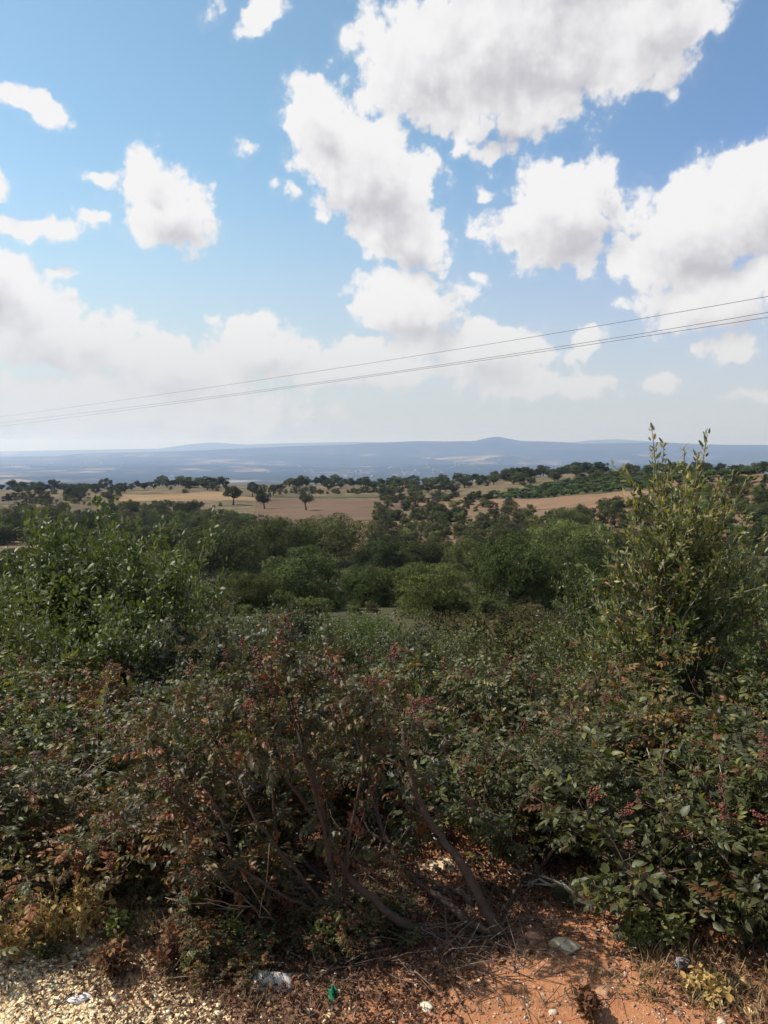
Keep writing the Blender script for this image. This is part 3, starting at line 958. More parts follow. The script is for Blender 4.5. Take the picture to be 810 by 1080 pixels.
def main_shrub():
    """the leaning, multi-branched shrub in front: its bare limbs are shaped one by one"""
    rng = RS(77)
    base = ground_hit(531, 990)
    o0 = base.copy(); o0[2] -= .02
    limbs = [([(531, 990, 0), (525, 980, .0), (513, 960, .02), (500, 935, .04), (487, 910, .06), (465, 885, .09), (450, 862, .12), (436, 832, .15), (428, 795, .2), (424, 768, .25)], .021, .008),
             ([(527, 986, 0), (495, 975, .03), (470, 950, .1), (440, 930, .15), (417, 905, .2), (400, 870, .25), (390, 820, .3), (372, 770, .33)], .016, .006),
             ([(500, 953, .04), (480, 937, .1), (447, 928, .15), (425, 915, .2)], .009, .006),
             ([(525, 988, 0), (490, 993, .02), (450, 987, .0), (420, 970, -.02), (398, 952, -.02), (365, 925, 0), (345, 880, .05), (330, 820, .1), (318, 775, .15)], .02, .007),
             ([(420, 970, -.02), (385, 950, .1), (340, 930, .2), (300, 890, .3), (280, 840, .35), (262, 780, .4)], .012, .006),
             ([(528, 985, 0), (535, 955, .12), (548, 930, .2), (560, 925, .25)], .010, .005),
             ([(345, 880, .05), (325, 850, .0), (300, 820, -.02), (285, 770, 0)], .008, .005),
             ([(360, 962, -.02), (350, 915, -.06), (338, 860, -.08), (322, 800, -.06), (308, 755, 0), (300, 722, .06)], .0085, .003),
             ([(352, 965, -.02), (318, 925, -.06), (280, 880, -.08), (250, 830, -.05), (230, 790, 0), (217, 745, .05)], .007, .003),
             ([(345, 968, -.02), (300, 945, -.08), (250, 915, -.1), (205, 870, -.08), (172, 820, -.02)], .006, .003),
             ([(362, 960, 0), (366, 900, -.05), (378, 840, -.06), (384, 795, 0), (382, 745, .05)], .0065, .0028),
             ([(268, 945, .12), (255, 915, .1), (242, 885, .1), (233, 858, .12), (207, 810, .15), (192, 770, .2)], .012, .004),
             ([(268, 945, .12), (285, 905, .1), (292, 870, .1), (286, 820, .12)], .01, .004)]
    parts = []; nodes = []; twigs = []
    for pts, r0, r1 in limbs:
        P = np.array([at(px, py, base[1] + dy) for px, py, dy in pts]) - o0
        t = np.linspace(0, 1, len(P)); tt = np.linspace(0, 1, len(P) * 4)
        P2 = np.stack([np.interp(tt, t, P[:, i]) for i in range(3)], -1)
        k = np.array([.2, .6, .2])
        for _ in range(3):
            P2[1:-1] = .25 * P2[:-2] + .5 * P2[1:-1] + .25 * P2[2:]
        P2[1:-1] += rng.randn(len(P2) - 2, 3) * .0025
        rad = np.linspace(r0, r1, len(P2))
        acc = Acc(); tube(acc, P2, rad, 9, BARK_RED if r0 > .015 else BARK_DARK, rng, .45)
        parts.append(('trunk' if len(parts) == 0 else 'branch', acc.mesh('branch', M_BARK, True)))
        n = len(P2); st = int(n * .6)
        if len(pts) > 4 or r0 < .01:
            spawn(rng, P2[st:], rad[st:], .27, 2, twigs, nodes, (3, 5), .5, .5, .05, (30, 70), .55, 8)
    pal = [(.06, .062, .024), (.082, .082, .03), (.085, .066, .034), (.15, .11, .035), (.16, .065, .026)]
    keep = [(p, t, q) for n_, (p, t, q) in enumerate(nodes) if p[2] > .16 and (n_ // 8) % 5 not in (0, 3)]
    lv = leaves_from(rng, keep, T_COMP, .060, pal, (4, 4, 3, 1, 1.6), 1, upn=.7, droop=.25)
    parts += [('twig_frame', branches_mesh('twig_frame', twigs, BARK_DARK, rng)), ('foliage', lv.mesh('foliage', M_LEAF))]
    parts += berry_parts(rng, keep, 30)
    thing('terebinth_shrub', 'leaning shrub with bare twisted reddish limbs rising from the red soil at bottom centre', 'shrub', o0, 0, 1, parts, 'berried shrubs along the track')


main_shrub()

SH = [(TER_RED, 0, -.6, 2.82, 770, 'red-tinged berried shrub over the brown leaf litter, left of the leaning shrub', 1.0),
      (TER_RED, 1, -.98, 2.78, 800, 'brownish shrub behind the dry yellow weeds at lower left', 1.05),
      (TER, 0, -1.5, 2.8, 770, 'dense dark shrub at the left photo edge above the pale gravel', 1.1),
      (TER_RED, 2, -.75, 3.55, 710, 'rusty-leaved shrub standing second row, left of centre', 1.1),
      (TER, 1, -1.35, 3.75, 720, 'grey-green shrub behind the dense left-edge shrub', 1.1),
      (TER, 2, -2.05, 3.7, 700, 'shrub cut off by the left photo edge', 1.1),
      (TER_RED, 0, -.18, 3.45, 695, 'shrub with many red berry clusters directly behind the leaning shrub', 1.05),
      (TER, 3, .25, 3.4, 735, 'shrub above the flat pale stone, behind the main limb', 1.05),
      (TER, 0, .58, 2.95, 770, 'dark shady shrub right of the main bare limb', 1.0),
      (TER, 1, 1.0, 2.58, 775, 'full leafy shrub above the yellowish flat stone', 1.05),
      (TER, 2, 1.42, 2.6, 755, 'dense shrub with red-brown berry heads at lower right', 1.1),
      (TER, 3, 1.8, 2.72, 735, 'shrub at the right photo edge behind the green broom', 1.1),
      (TER, 1, .88, 3.55, 705, 'dark shrub in the second row right of centre', 1.1),
      (TER_RED, 1, 1.35, 3.65, 690, 'shrub with clustered dry berries below the tall sapling', 1.1),
      (TER, 2, .05, 4.1, 680, 'pale-leaved shrub in the third row at centre', 1.0),
      (TER, 0, .6, 4.25, 684, 'shrub with one yellow leaf tuft above it, third row', 1.1),
      (TER_RED, 2, -.5, 4.3, 692, 'berried shrub with bare forked twigs on top, third row left of centre', 1.1),
      (TER, 3, -1.1, 4.5, 690, 'shrub in the third row below the leafy left bush', 1.1),
      (TER, 1, 1.2, 4.4, 672, 'shrub in the third row left of the sapling foot', 1.1),
      (TER, 2, 2.15, 4.2, 650, 'shrub right of the sapling foot', 1.1),
      (TER, 0, 2.5, 3.6, 640, 'shrub out at the right photo edge, second row', 1.1),
      (TER_RED, 2, -.52, 2.5, 925, 'low sprawling brownish shrublet in the leaf litter left of the leaning shrub', .8),
      (TER_RED, 0, -.22, 2.42, 940, 'low dark withered shrublet above the large whitish rock', .8),
      (TER, 0, .0, 2.5, 950, 'low leafy shrublet among the bases of the bare limbs', .7),
      (TER, 2, 1.55, 2.36, 900, 'low green shrublet in front of the lower right shrubs', .8),
      (TER_RED, 0, -1.75, 4.6, 690, 'rust-tinged shrub under the leafy left bush', 1.1)]
for pr, k, x, y, row, lab, wk in SH:
    h = at(405, row, y)[2] - hz(x, y) + .03
    place_ter(pr[k], x, y, h, lab, wk=wk * (1.0 / h)**.6)

# tall sapling at right
def sap_col(P, C, rng):
    t = ss(P[:, 2], 1.2, 1.9)[:, None]
    yel = np.array([.24, .20, .075]); k = (rng.rand(len(P), 1) < .12 + .4 * t) * 1.0
    C = C * (1 - .75 * k) + yel * .75 * k * (.7 + .6 * rng.rand(len(P), 1))
    m = (np.abs(P[:, 2] - 1.15) < .25) & (P[:, 0] < -.02) & (rng.rand(len(P)) < .12)
    C[m] = np.array([.22, .11, .04])
    return C


def sapling():
    rng = RS(301); out, nodes = [], []
    x, y = 1.76, 4.62; z = hz(x, y) - .03; o0 = np.array([x, y, z])
    tips = [(688, 455, -.02), (746, 458, .05), (722, 476, 0), (700, 470, .08), (735, 480, -.05), (708, 492, -.1), (758, 505, .1), (668, 520, .06), (645, 575, .1), (664, 548, -.1), (690, 520, .15), (768, 528, -.1), (786, 556, .1), (800, 585, -.05), (624, 606, -.1), (818, 548, .1), (812, 600, 0), (634, 640, -.2), (726, 505, -.15), (712, 540, -.2), (745, 545, -.2), (680, 590, -.2)]
    for px, py, dy in tips:
        tip = at(px, py, y + dy) - o0
        b = np.array([rng.randn() * .03, rng.randn() * .03, 0])
        mid = b * .5 + tip * .5 + np.array([(-tip[0]) * .25, rng.randn() * .04, 0])
        t = np.linspace(0, 1, 14)[:, None]
        P = (1 - t)**2 * b + 2 * t * (1 - t) * mid + t**2 * tip
        P[1:-1] += rng.randn(12, 3) * .014
        rad = np.linspace(.012, .0022, 14); out.append((P, rad, 2))
        spawn(rng, P[2:11], rad[2:11], .72, 1, out, nodes, (19,), .5, .4, .02, (32, 72), .55, 9)
        for tt in np.linspace(.62, 1, 17):
            f = tt * 12.99; i = int(f)
            nodes.append((P[i] + (P[i + 1] - P[i]) * (f - i), unit(P[i + 1] - P[i]), .9))
        for tt in np.linspace(.3, .62, 10):
            i = int(tt * 12.99)
            nodes.append((P[i], unit(P[i + 1] - P[i]), .5))
    pal = [(.078, .090, .027), (.108, .118, .038), (.06, .07, .022)]
    lv = leaves_from(rng, nodes, [lobed(s_, 3, w_) for s_, w_ in ((4, .36), (5, .44), (6, .32))], .037, pal, (3, 2, 2), 4, out_k=.6, upn=.4, droop=-.12, color_fn=sap_col, spread=.009)
    thing('oak_sapling', 'tall oak sapling at right with yellowing leaves and bare shoots rising above the horizon', 'sapling', o0, 0, 1,
          [('trunk', branches_mesh('trunk', out, BARK_GREY, rng)), ('foliage', lv.mesh('foliage', M_LEAF))])


sapling()

GB = ((.075, .092, .024), (.105, .118, .032), (.058, .07, .022))
OB = [make_oakbush(310 + k, 1.0, .85, 7, .028, GB, (3, 2, 2), per=4) for k in range(3)]
GREY = [make_oakbush(320 + k, 1.0, .75, 8, .036, ((.078, .08, .045), (.105, .105, .06), (.06, .063, .034)), (3, 2, 2), T_SIMPLE, upk=.7) for k in range(2)]
YEL = [make_oakbush(330 + k, 1.0, 1.3, 9, .034, ((.085, .095, .03), (.11, .105, .036), (.06, .07, .028)), (3, 2, 2), T_SIMPLE) for k in range(2)]
BROOM = [make_oakbush(340, 1.0, .9, 14, .05, ((.075, .085, .028), (.10, .10, .034)), (1, 1), [leaflet(1, .1, .1, .1)], kids=(6, 7), per=2, spread_ang=(12, 30), upk=.5)]


def pbush(proto, name, label, cat, px, toprow, y, wk=1.0, group=None, rz=None):
    parts, ph = proto
    p = at(px, toprow, y); z = hz(p[0], y) - .03
    s = (p[2] - z) / ph
    return thing(name, label, cat, (p[0], y, z), random.random() * 6.28 if rz is None else rz, (s * wk, s * wk, s), parts, group)


# leafy bush at left and its neighbours
for proto, px, row, y, wk, lab in [
    (OB[0], 86, 527, 6.6, .85, 'tall leafy bright green bush at left, its top reaching the left wood'),
    (OB[2], 56, 546, 6.9, .85, 'leafy bush immediately left of the tall leafy left bush'),
    (OB[0], 116, 548, 6.3, .8, 'leafy bush pressed against the right side of the tall leafy left bush'),
    (OB[1], 140, 566, 6.9, .75, 'slender leafy bush right of the tall leafy left bush'),
    (OB[2], 40, 592, 6.2, .95, 'leafy bush filling the space left of the tall leafy bush'),
    (OB[1], -15, 596, 6.4, 1.0, 'leafy bush cut by the left photo edge'),
    (OB[2], 118, 612, 5.6, .95, 'lower leafy bush in front of the tall left bush'),
    (GREY[0], 172, 590, 7.4, .8, 'grey-leaved bush with upright twigs right of the tall left bush'),
    (GREY[1], 196, 630, 6.2, .95, 'grey-green bush at the foot of the slender leafy bush'),
    (OB[0], 62, 640, 5.3, 1.0, 'shaded leafy bush above the rust-tinged shrub at left'),
    (GREY[0], 160, 655, 5.2, 1.0, 'grey-green bush above the rusty shrubs, left'),
    (GREY[1], 430, 646, 6.4, .7, 'upright silvery grey bush at centre, between the oaks and the shrubs'),
    (YEL[0], 345, 648, 15, 1.0, 'low yellow-green mound-shaped shrub at the foot of the broad dense oak'),
    (YEL[1], 395, 662, 12, 1.0, 'yellow-green shrub right of the mound-shaped one'),
    (YEL[0], 600, 662, 8.2, .9, 'yellow-green bush left of the sapling, right of the heath strip'),
    (YEL[1], 560, 688, 7.0, .9, 'low yellowish bush in front of the brown heath strip'),
    (OB[1], 648, 596, 8.0, .75, 'pale-shooted bush close to the left of the sapling'),
    (OB[2], 640, 640, 6.6, .9, 'green bush at the left foot of the sapling'),
    (OB[0], 790, 566, 7.2, .8, 'green bush right of the sapling, near the photo edge'),
    (OB[1], 800, 618, 5.8, .9, 'leafy green bush at the right photo edge'),
    (OB[2], 826, 590, 6.6, .9, 'bush half outside the right photo edge'),
    (OB[0], 690, 650, 5.4, .9, 'leafy bush directly under the left half of the sapling'),
    (OB[2], 755, 640, 5.5, .9, 'leafy bush directly under the right half of the sapling'),
    (GREY[1], 500, 676, 5.6, .8, 'pale shrub with one yellow shoot at centre right'),
    (GREY[0], 300, 632, 9.0, .8, 'twiggy grey-brown bush below the large domed oak'),
    (YEL[1], 240, 652, 9.5, 1.0, 'olive bush between the grey bushes and the broad dense oak'),
    (OB[0], 225, 668, 6.6, .9, 'dark leafy bush behind the rusty shrubs, left of centre')]:
    pbush(proto, 'wild_bush', lab, 'bush', px, row, y, wk, 'wild bushes below the track')

rm = random.Random(77)
MIDW = []
for k in range(120):
    px = rm.choice([rm.uniform(190, 480), rm.uniform(300, 500), rm.uniform(590, 830), rm.uniform(170, 450), rm.uniform(-10, 240)]); y = rm.uniform(7.5, 24)
    row = np.interp(px, [0, 100, 200, 300, 400, 480, 600, 660, 810], [604, 608, 628, 640, 644, 656, 650, 612, 600]) + rm.uniform(0, 26)
    p = at(px, row, y); h = p[2] - hz(p[0], y)
    if .5 < h < 3.2: MIDW.append((px, row, y, h))
MIDW.sort()
for i, (px, row, y, h) in enumerate(MIDW):
    kind = rm.choice([(OB, 'green'), (OB, 'green'), (YEL, 'yellow-green'), (GREY, 'greyish')])
    pbush(rm.choice(kind[0]), 'wild_bush', kind[1] + (' tall bush' if h > 1.7 else ' bush') + ' between the front shrubs and big oaks, ' + ordinal(i) + ' from the left', 'bush', px, row, y, rm.uniform(.8, 1.15), 'wild bushes on the slope')

pbush(BROOM[0], 'broom_bush', 'low bright green needle-leaved broom at the lower right photo edge', 'bush', 800, 955, 2.42, 1.1)
pbush(BROOM[0], 'broom_bush', 'small feathery green broom seedling right of the bare limb', 'bush', 598, 922, 2.66, .9)

# heath strip: low twiggy scrub, one mass
def heath():
    rng = RS(91); n = 9000
    y = 14 + 44 * rng.rand(n)**1.4; x = (rng.rand(n) * .19 + .075 + .02 * rng.randn(n)) * y
    z = H(x, y); P = np.stack([x, y, z], -1)
    P[:, 2] += .02 + 1.5 * rng.rand(n) * np.clip(fbm(x / 2.6, y / 2.6, 4, 2) - .44, 0, .5) * 1.5
    Nn = unit(rng.randn(n, 3) * .7 + np.array([0, 0, 1])); D = unit(np.cross(Nn, rng.randn(n, 3)))
    pal = np.array([(.085, .072, .03), (.078, .08, .026), (.11, .095, .036), (.066, .078, .022), (.085, .07, .032)])
    pk = np.clip((fbm(x / 3.5, y / 3.5, 3, 44) * 8 - 1.6 + rng.randn(n) * .8), 0, 4).astype(int)
    C = pal[pk] * (.7 + .5 * rng.rand(n, 1))
    acc = Acc(); S = .14 + .16 * rng.rand(n); w = rng.randint(0, 3, n)
    for k in range(3):
        m = w == k; scatter(acc, SPRAYS[k][0], SPRAYS[k][1], frames(D, Nn)[m], P[m], S[m], C[m])
    stuff('heath_scrub', acc.mesh('heath_scrub', M_CROWN))


heath()

# ------------------------------------------------------------------ track edge: gravel, litter, grass (countless)
def lump(xx, yy):
    k = (1 - ss(yy, 3.4, 6))
    return H(xx, yy) + k * (.05 * (fbm(xx * 2.2, yy * 2.2, 4, 3) - .5) + .018 * (fbm(xx * 14, yy * 14, 3, 4) - .5))


def lz(x, y):
    return float(lump(np.array([x]), np.array([y]))[0])


def gravel():
    rng = RS(61); acc = Acc()
    tmpl = []
    for s in range(4):
        r = RS(s + 5); V = ICO0[0].copy()
        for q in range(3):
            d = unit(r.randn(3)); lim = .35 + .35 * r.rand(); V = V - np.maximum(V @ d - lim, 0)[:, None] * d
        V = V / np.abs(V).max() * (1 + .35 * (.3 * r.rand(len(ICO0[0]), 1) - .15)) * np.array([1, .75 + .3 * r.rand(), .45 + .3 * r.rand()]); tmpl.append((V, ICO0[1]))
    def lay(n, x0, x1, y0, y1, size, pal, edge):
        x = x0 + (x1 - x0) * rng.rand(n); y = y0 + (y1 - y0) * rng.rand(n)
        m = edge(x, y); x, y = x[m], y[m]; n = len(x)
        S = size * (.4 + .5 * rng.rand(n) + 1.4 * rng.rand(n)**5)
        P = np.stack([x, y, lump(x, y) + S * .15], -1)
        Nn = unit(rng.randn(n, 3) * .35 + np.array([0, 0, 1])); D = unit(np.cross(Nn, rng.randn(n, 3)))
        pal = np.array(pal); C = pal[rng.randint(0, len(pal), n)] * (.7 + .5 * rng.rand(n, 1))
        w = rng.randint(0, 4, n); M = frames(D, Nn)
        for k in range(4):
            q = w == k; scatter(acc, tmpl[k][0], tmpl[k][1], M[q], P[q], S[q], C[q])
    yel = [(.70, .53, .30), (.76, .62, .40), (.62, .44, .23), (.78, .68, .50), (.66, .50, .30)]
    lay(56000, -1.9, -.2, 1.7, 2.75, .0044, yel, lambda x, y: (y + .55 * x + .5 * (fbm(x * 4, y * 4, 3, 8) - .5)) < 1.70 + .25 * rng.rand(len(x)))
    lay(2600, -1.9, -.1, 1.8, 3.0, .0075, yel, lambda x, y: np.ones(len(x), bool))
    lay(7000, -.1, 1.7, 1.8, 3.1, .0048, [(.38, .2, .12), (.46, .3, .2), (.5, .42, .34), (.33, .17, .10)], lambda x, y: np.ones(len(x), bool))
    lay(140, -.2, 1.7, 1.8, 3.0, .009, [(.45, .33, .24), (.38, .22, .14), (.42, .32, .24)], lambda x, y: np.ones(len(x), bool))
    stuff('gravel', acc.mesh('gravel', M_PEB))


gravel()


def litter():
    rng = RS(62); acc = Acc(); n = 60000
    x = -1.9 + 3.6 * rng.rand(n); y = 2.0 + 1.4 * rng.rand(n)
    d = np.exp(-((x + .25) / .6)**2 * 1.0 - ((y - 2.34) / .32)**2) * 1.6 + .75 * ss(y, 2.5, 2.75) + 1.5 * np.exp(-((x - 1.2) / .42)**2 - ((y - 2.35) / .3)**2)
    d = d * (.35 + 1.3 * fbm(x * 3, y * 3, 3, 17)) - .9 * (np.exp(-((x - .5) / .26)**2 - ((y - 2.15) / .2)**2)) + 1.1 * np.exp(-((x - .1) / .35)**2 - ((y - 2.62) / .25)**2)
    m = rng.rand(n) < d; x, y = x[m], y[m]; n = len(x)
    P = np.stack([x, y, lump(x, y) + .004 + .022 * rng.rand(n)**2], -1)
    Nn = unit(rng.randn(n, 3) * .6 + np.array([0, 0, 1])); D = unit(np.cross(Nn, rng.randn(n, 3)))
    pal = np.array([(.16, .085, .05), (.11, .06, .04), (.22, .13, .075), (.08, .05, .035), (.19, .09, .05)])
    C = pal[rng.randint(0, 5, n)] * (.6 + .7 * rng.rand(n, 1)); S = .008 + .015 * rng.rand(n); M = frames(D, Nn)
    T = [leaflet(1, .5, .9, .5), leaflet(1, .4, .6, -.4), leaflet(1, .6, .4, .7)]; w = rng.randint(0, 3, n)
    for k in range(3):
        q = w == k; scatter(acc, T[k][0], T[k][1], M[q], P[q], S[q], C[q])
    # fallen twigs
    for k in range(820):
        xx = (-1.2 + 2.9 * rng.rand()) if k < 450 else (-.7 + 1.2 * rng.rand()); yy = (2.12 + .85 * rng.rand()) if k < 450 else (2.25 + .5 * rng.rand()); a = rng.rand() * 6.28; L = .05 + .18 * rng.rand()
        p0 = np.array([xx, yy, lz(xx, yy) + .006]); p1 = p0 + np.array([math.cos(a) * L, math.sin(a) * L, (.03 if k < 450 else .11) * rng.rand()])
        tube(acc, [p0, (p0 + p1) / 2 + rng.randn(3) * .008 + [0, 0, .008], p1], [.0018, .0015, .0009], 4, np.array((.15, .11, .085)) * (.5 + rng.rand()))
    stuff('leaf_litter', acc.mesh('leaf_litter', M_DRY))


litter()


def blades(acc, rng, cx, cy, n, r, h, pal):
    a = rng.rand(n) * 6.28; rr = r * np.sqrt(rng.rand(n))
    x = cx + np.cos(a) * rr; y = cy + np.sin(a) * rr; z = lump(x, y)
    for i in range(n):
        d = unit(np.array([rng.randn() * .5, rng.randn() * .5, 1])); L = h * (.4 + .8 * rng.rand()); b = rng.randn(3) * .25; b[2] = -abs(b[2])
        p0 = np.array([x[i], y[i], z[i]]); p1 = p0 + d * L * .55; p2 = p1 + unit(d + b) * L * .45
        s = unit(np.cross(d, rng.randn(3))) * .0016
        c = np.array(pal[rng.randint(len(pal))]) * (.6 + .7 * rng.rand())
        acc.add([p0 - s, p0 + s, p1 + s * .8, p1 - s * .8, p2], [[0, 1, 2], [0, 2, 3], [3, 2, 4]], None, c)


def dry_grass():
    rng = RS(63); acc = Acc()
    st = [(.34, .24, .11), (.42, .31, .15), (.26, .18, .09), (.2, .16, .07)]
    for k in range(300):
        x = .5 + 1.3 * rng.rand(); y = 2.06 + .36 * rng.rand() + .1 * x * 0
        if rng.rand() < .55 * ss(x, .6, 1.0): blades(acc, rng, x, y, 14, .03, .07, st)
    for k in range(70):
        x = -1.75 + 1.0 * rng.rand(); y = 2.42 + .3 * rng.rand(); blades(acc, rng, x, y, 14, .035, .10, st)
    for k in range(46):
        x = -.75 + 1.5 * rng.rand(); y = 2.08 + .35 * rng.rand(); blades(acc, rng, x, y, 10, .03, .05, [(.2, .13, .07), (.28, .19, .1)])
    stuff('dry_grass', acc.mesh('dry_grass', M_DRY))


dry_grass()


# ------------------------------------------------------------------ stones
def stone(px, row, w_px, aspect, flat, col, label, seed, rz=0.0, tilt=0.0, angular=.5):
    rng = RS(seed); g = ground_hit(px, row); dist = math.sqrt(g[1]**2 + CAM_Z**2); w = w_px / FPX * dist
    V = ICO2[0].copy()
    for k in range(14):                                # flat broken faces
        d = unit(rng.randn(3)); lim = .38 + .38 * rng.rand()
        t = V @ d; V = V - np.maximum(t - lim, 0)[:, None] * d
    V *= 1 + .3 * (fbm(V[:, 0] * 3 + V[:, 2] * 2 + seed, V[:, 1] * 3 - V[:, 2], 4, seed)[:, None] - .5) + .012 * rng.randn(len(V), 1)
    V = V / np.abs(V[:, 0]).max() * np.array([.5, .5 * aspect, .5 * flat]) * w
    V = V @ np.array(Matrix.Rotation(tilt, 3, 'Y')).T
    C = np.array(col) * (.8 + .35 * rng.rand(len(V), 1))
    me = mesh_np('stone', V, ICO2[1], None, [M_STONE], C, False)
    o = link('stone', me, None, (g[0], g[1], lz(g[0], g[1]) + w * flat * .1), rz)
    tag(o, label, 'stone', 'loose stones by the track')


for i, s in enumerate([
    (471, 917, 38, .75, .28, (.55, .42, .26), 'flat pale slab lying on red soil behind the main bare limb', .2, .05),
    (450, 920, 17, .8, .5, (.45, .27, .15), 'small tan stone just left of the flat pale slab', .8, 0),
    (597, 1004, 32, .7, .42, (.50, .40, .26), 'yellowish flat-topped stone on the red soil right of the limb foot', -.1, .1),
    (562, 996, 17, .8, .6, (.36, .19, .11), 'reddish broken stone between the limb foot and the yellowish stone', .5, .2),
    (550, 992, 12, .8, .6, (.4, .22, .13), 'small reddish stone against the limb foot', .1, .1),
    (284, 1042, 44, .7, .42, (.52, .46, .39), 'large whitish rock in the shade of the shrub at bottom centre-left', .3, .15),
    (85, 1055, 24, .7, .35, (.6, .56, .54), 'light grey angular stone on the yellow gravel', .7, .1),
    (451, 1067, 15, .8, .5, (.66, .58, .45), 'small whitish pebble on the red soil at the bottom', .2, 0),
    (481, 1056, 20, .9, .3, (.38, .17, .085), 'flat orange-brown stone in the red soil at the bottom', .9, 0),
    (786, 1046, 17, .8, .8, (.55, .36, .15), 'ochre stone lying against a grey rock at lower right', .3, 0),
    (768, 1040, 36, .7, .35, (.24, .22, .21), 'grey flat rock in the shade at lower right', .1, .05),
    (718, 1024, 24, .7, .5, (.25, .24, .25), 'grey stone under the right-hand shrubs', .4, 0),
    (792, 1074, 15, .8, .5, (.55, .4, .2), 'ochre pebble in the bottom right corner', .1, 0),
    (315, 930, 20, .7, .4, (.52, .4, .27), 'tan stone on red soil seen through the left limbs', -.3, 0),
    (226, 918, 26, .7, .5, (.5, .45, .4), 'whitish stone under the red-tinged shrub', .2, 0),
    (637, 1046, 20, .8, .4, (.34, .19, .11), 'reddish stone among dry grass right of the red soil', .2, 0),
    (178, 982, 13, .8, .5, (.5, .36, .2), 'yellowish stone in the leaf litter', .2, 0),
    (228, 1034, 16, .9, .6, (.05, .05, .055), 'dark blackish stone in the leaf litter', .2, 0),
    (20, 1000, 12, .8, .6, (.6, .45, .25), 'pale yellow stone beside the dry weeds at left', .4, 0)]):
    px, row, w, asp, fl, c, lab, rz, tl = s
    stone(px, row, w, asp, fl, c, lab, 400 + i, rz, tl)


# crumpled green plastic scrap
def scrap():
    g = ground_hit(352, 1058); rng = RS(5)
    n, k = 9, 7; s = np.linspace(-1, 1, n); t = np.linspace(0, 1, k)
    S_, T_ = np.meshgrid(s, t, indexing='ij')
    V = .68 * np.stack([S_ * .022 * (1 - .3 * T_) , .016 * np.sin(S_ * 3.1) + .012 * T_, .055 * T_ + .006 * np.sin(S_ * 5 + T_ * 6)], -1).reshape(-1, 3) + rng.randn(n * k, 3) * .0022
    i = np.arange(n - 1)[:, None] * k; j = np.arange(k - 1)[None]
    Q = np.stack([i + j, i + k + j, i + k + j + 1, i + j + 1], -1).reshape(-1, 4)
    m, nt, out = new_mat('green_plastic')
    pb = N(nt, 'ShaderNodeBsdfPrincipled'); pb.inputs['Base Color'].default_value = (.012, .2, .085, 1); pb.inputs['Roughness'].default_value = .3
    nt.links.new(pb.outputs[0], out.inputs[0])
    me = mesh_np('plastic_scrap', V, None, Q, [m])
    o = link('plastic_scrap', me, None, (g[0], g[1], lz(g[0], g[1]) + .002), .5)
    sol = o.modifiers.new('Solidify', 'SOLIDIFY'); sol.thickness = .0012
    tag(o, 'crumpled green plastic scrap stuck in the dry litter at the bottom', 'litter')


scrap()


# dead branches
def dead(px0, row0, tip, y1, r, label, seed, nk=6, c=(.2, .17, .14)):
    rng = RS(seed); g = ground_hit(px0, row0); g[2] += .01
    t = at(tip[0], tip[1], y1) - g
    out, nodes = [], []
    s = np.linspace(0, 1, 12)[:, None]; P = t * s + np.array([0, 0, .06]) * np.sin(s * 3.1); P[1:] += rng.randn(11, 3) * .008
    rad = np.linspace(r, r * .4, 12); out.append((P, rad, 2))
    spawn(rng, P[3:], rad[3:], .35, 1, out, nodes, (nk,), .2, .4, .05, (20, 50), .7, 2)
    thing('dead_branch', label, 'branch', g, 0, 1, [('stem', branches_mesh('stem', out[:1], c, rng)), ('twig_frame', branches_mesh('twig_frame', out[1:], c, rng))], 'dry branches under the shrubs')


dead(800, 985, (700, 893), 2.75, .006, 'long grey dry branch leaning under the right-hand shrubs', 1, 8)
dead(810, 960, (718, 850), 2.75, .005, 'thin bare grey branch above the long dry one at right', 2, 7)
dead(625, 965, (550, 935), 2.75, .009, 'short thick grey dead branch right of the main bare limb', 3, 4)
dead(335, 985, (395, 915), 2.6, .0035, 'tangled dark dry branch under the leaning shrub', 4, 9, (.09, .065, .05))
dead(430, 880, (490, 925), 2.85, .004, 'straight pale dry stick beside the flat pale slab', 6, 2, (.32, .28, .24))
dead(20, 935, (110, 800), 2.75, .0035, 'grey dry branch in the dark shrub at left', 7, 9, (.11, .09, .07))
dead(300, 1010, (250, 960), 2.4, .004, 'thin dry branch in the litter below the red-tinged shrub', 8, 8, (.12, .08, .06))


# weeds
def weed(px, row, h, label, seed, pal, cat='weed', nst=9, size=.024, name='weed'):
    rng = RS(seed); g = ground_hit(px, row); out, nodes = [], []
    for k in range(nst):
        d = np.array([rng.randn() * .45, rng.randn() * .45, 1]); grow(rng, np.zeros(3), d, h * (.6 + .4 * rng.rand()), .0028, 1, out, nodes, (5,), .3, .3, 5, .2, (25, 55), .42, 6)
    lv = leaves_from(rng, nodes, T_SIMPLE, size, pal, [1] * len(pal), 1, spread=.005)
    thing(name, label, cat, (g[0], g[1], lz(g[0], g[1])), 0, 1, [('stem', branches_mesh('stem', out, pal[0], rng)), ('foliage', lv.mesh('foliage', M_DRY if pal[0][0] > .15 else M_LEAF))], 'weeds at the track edge')


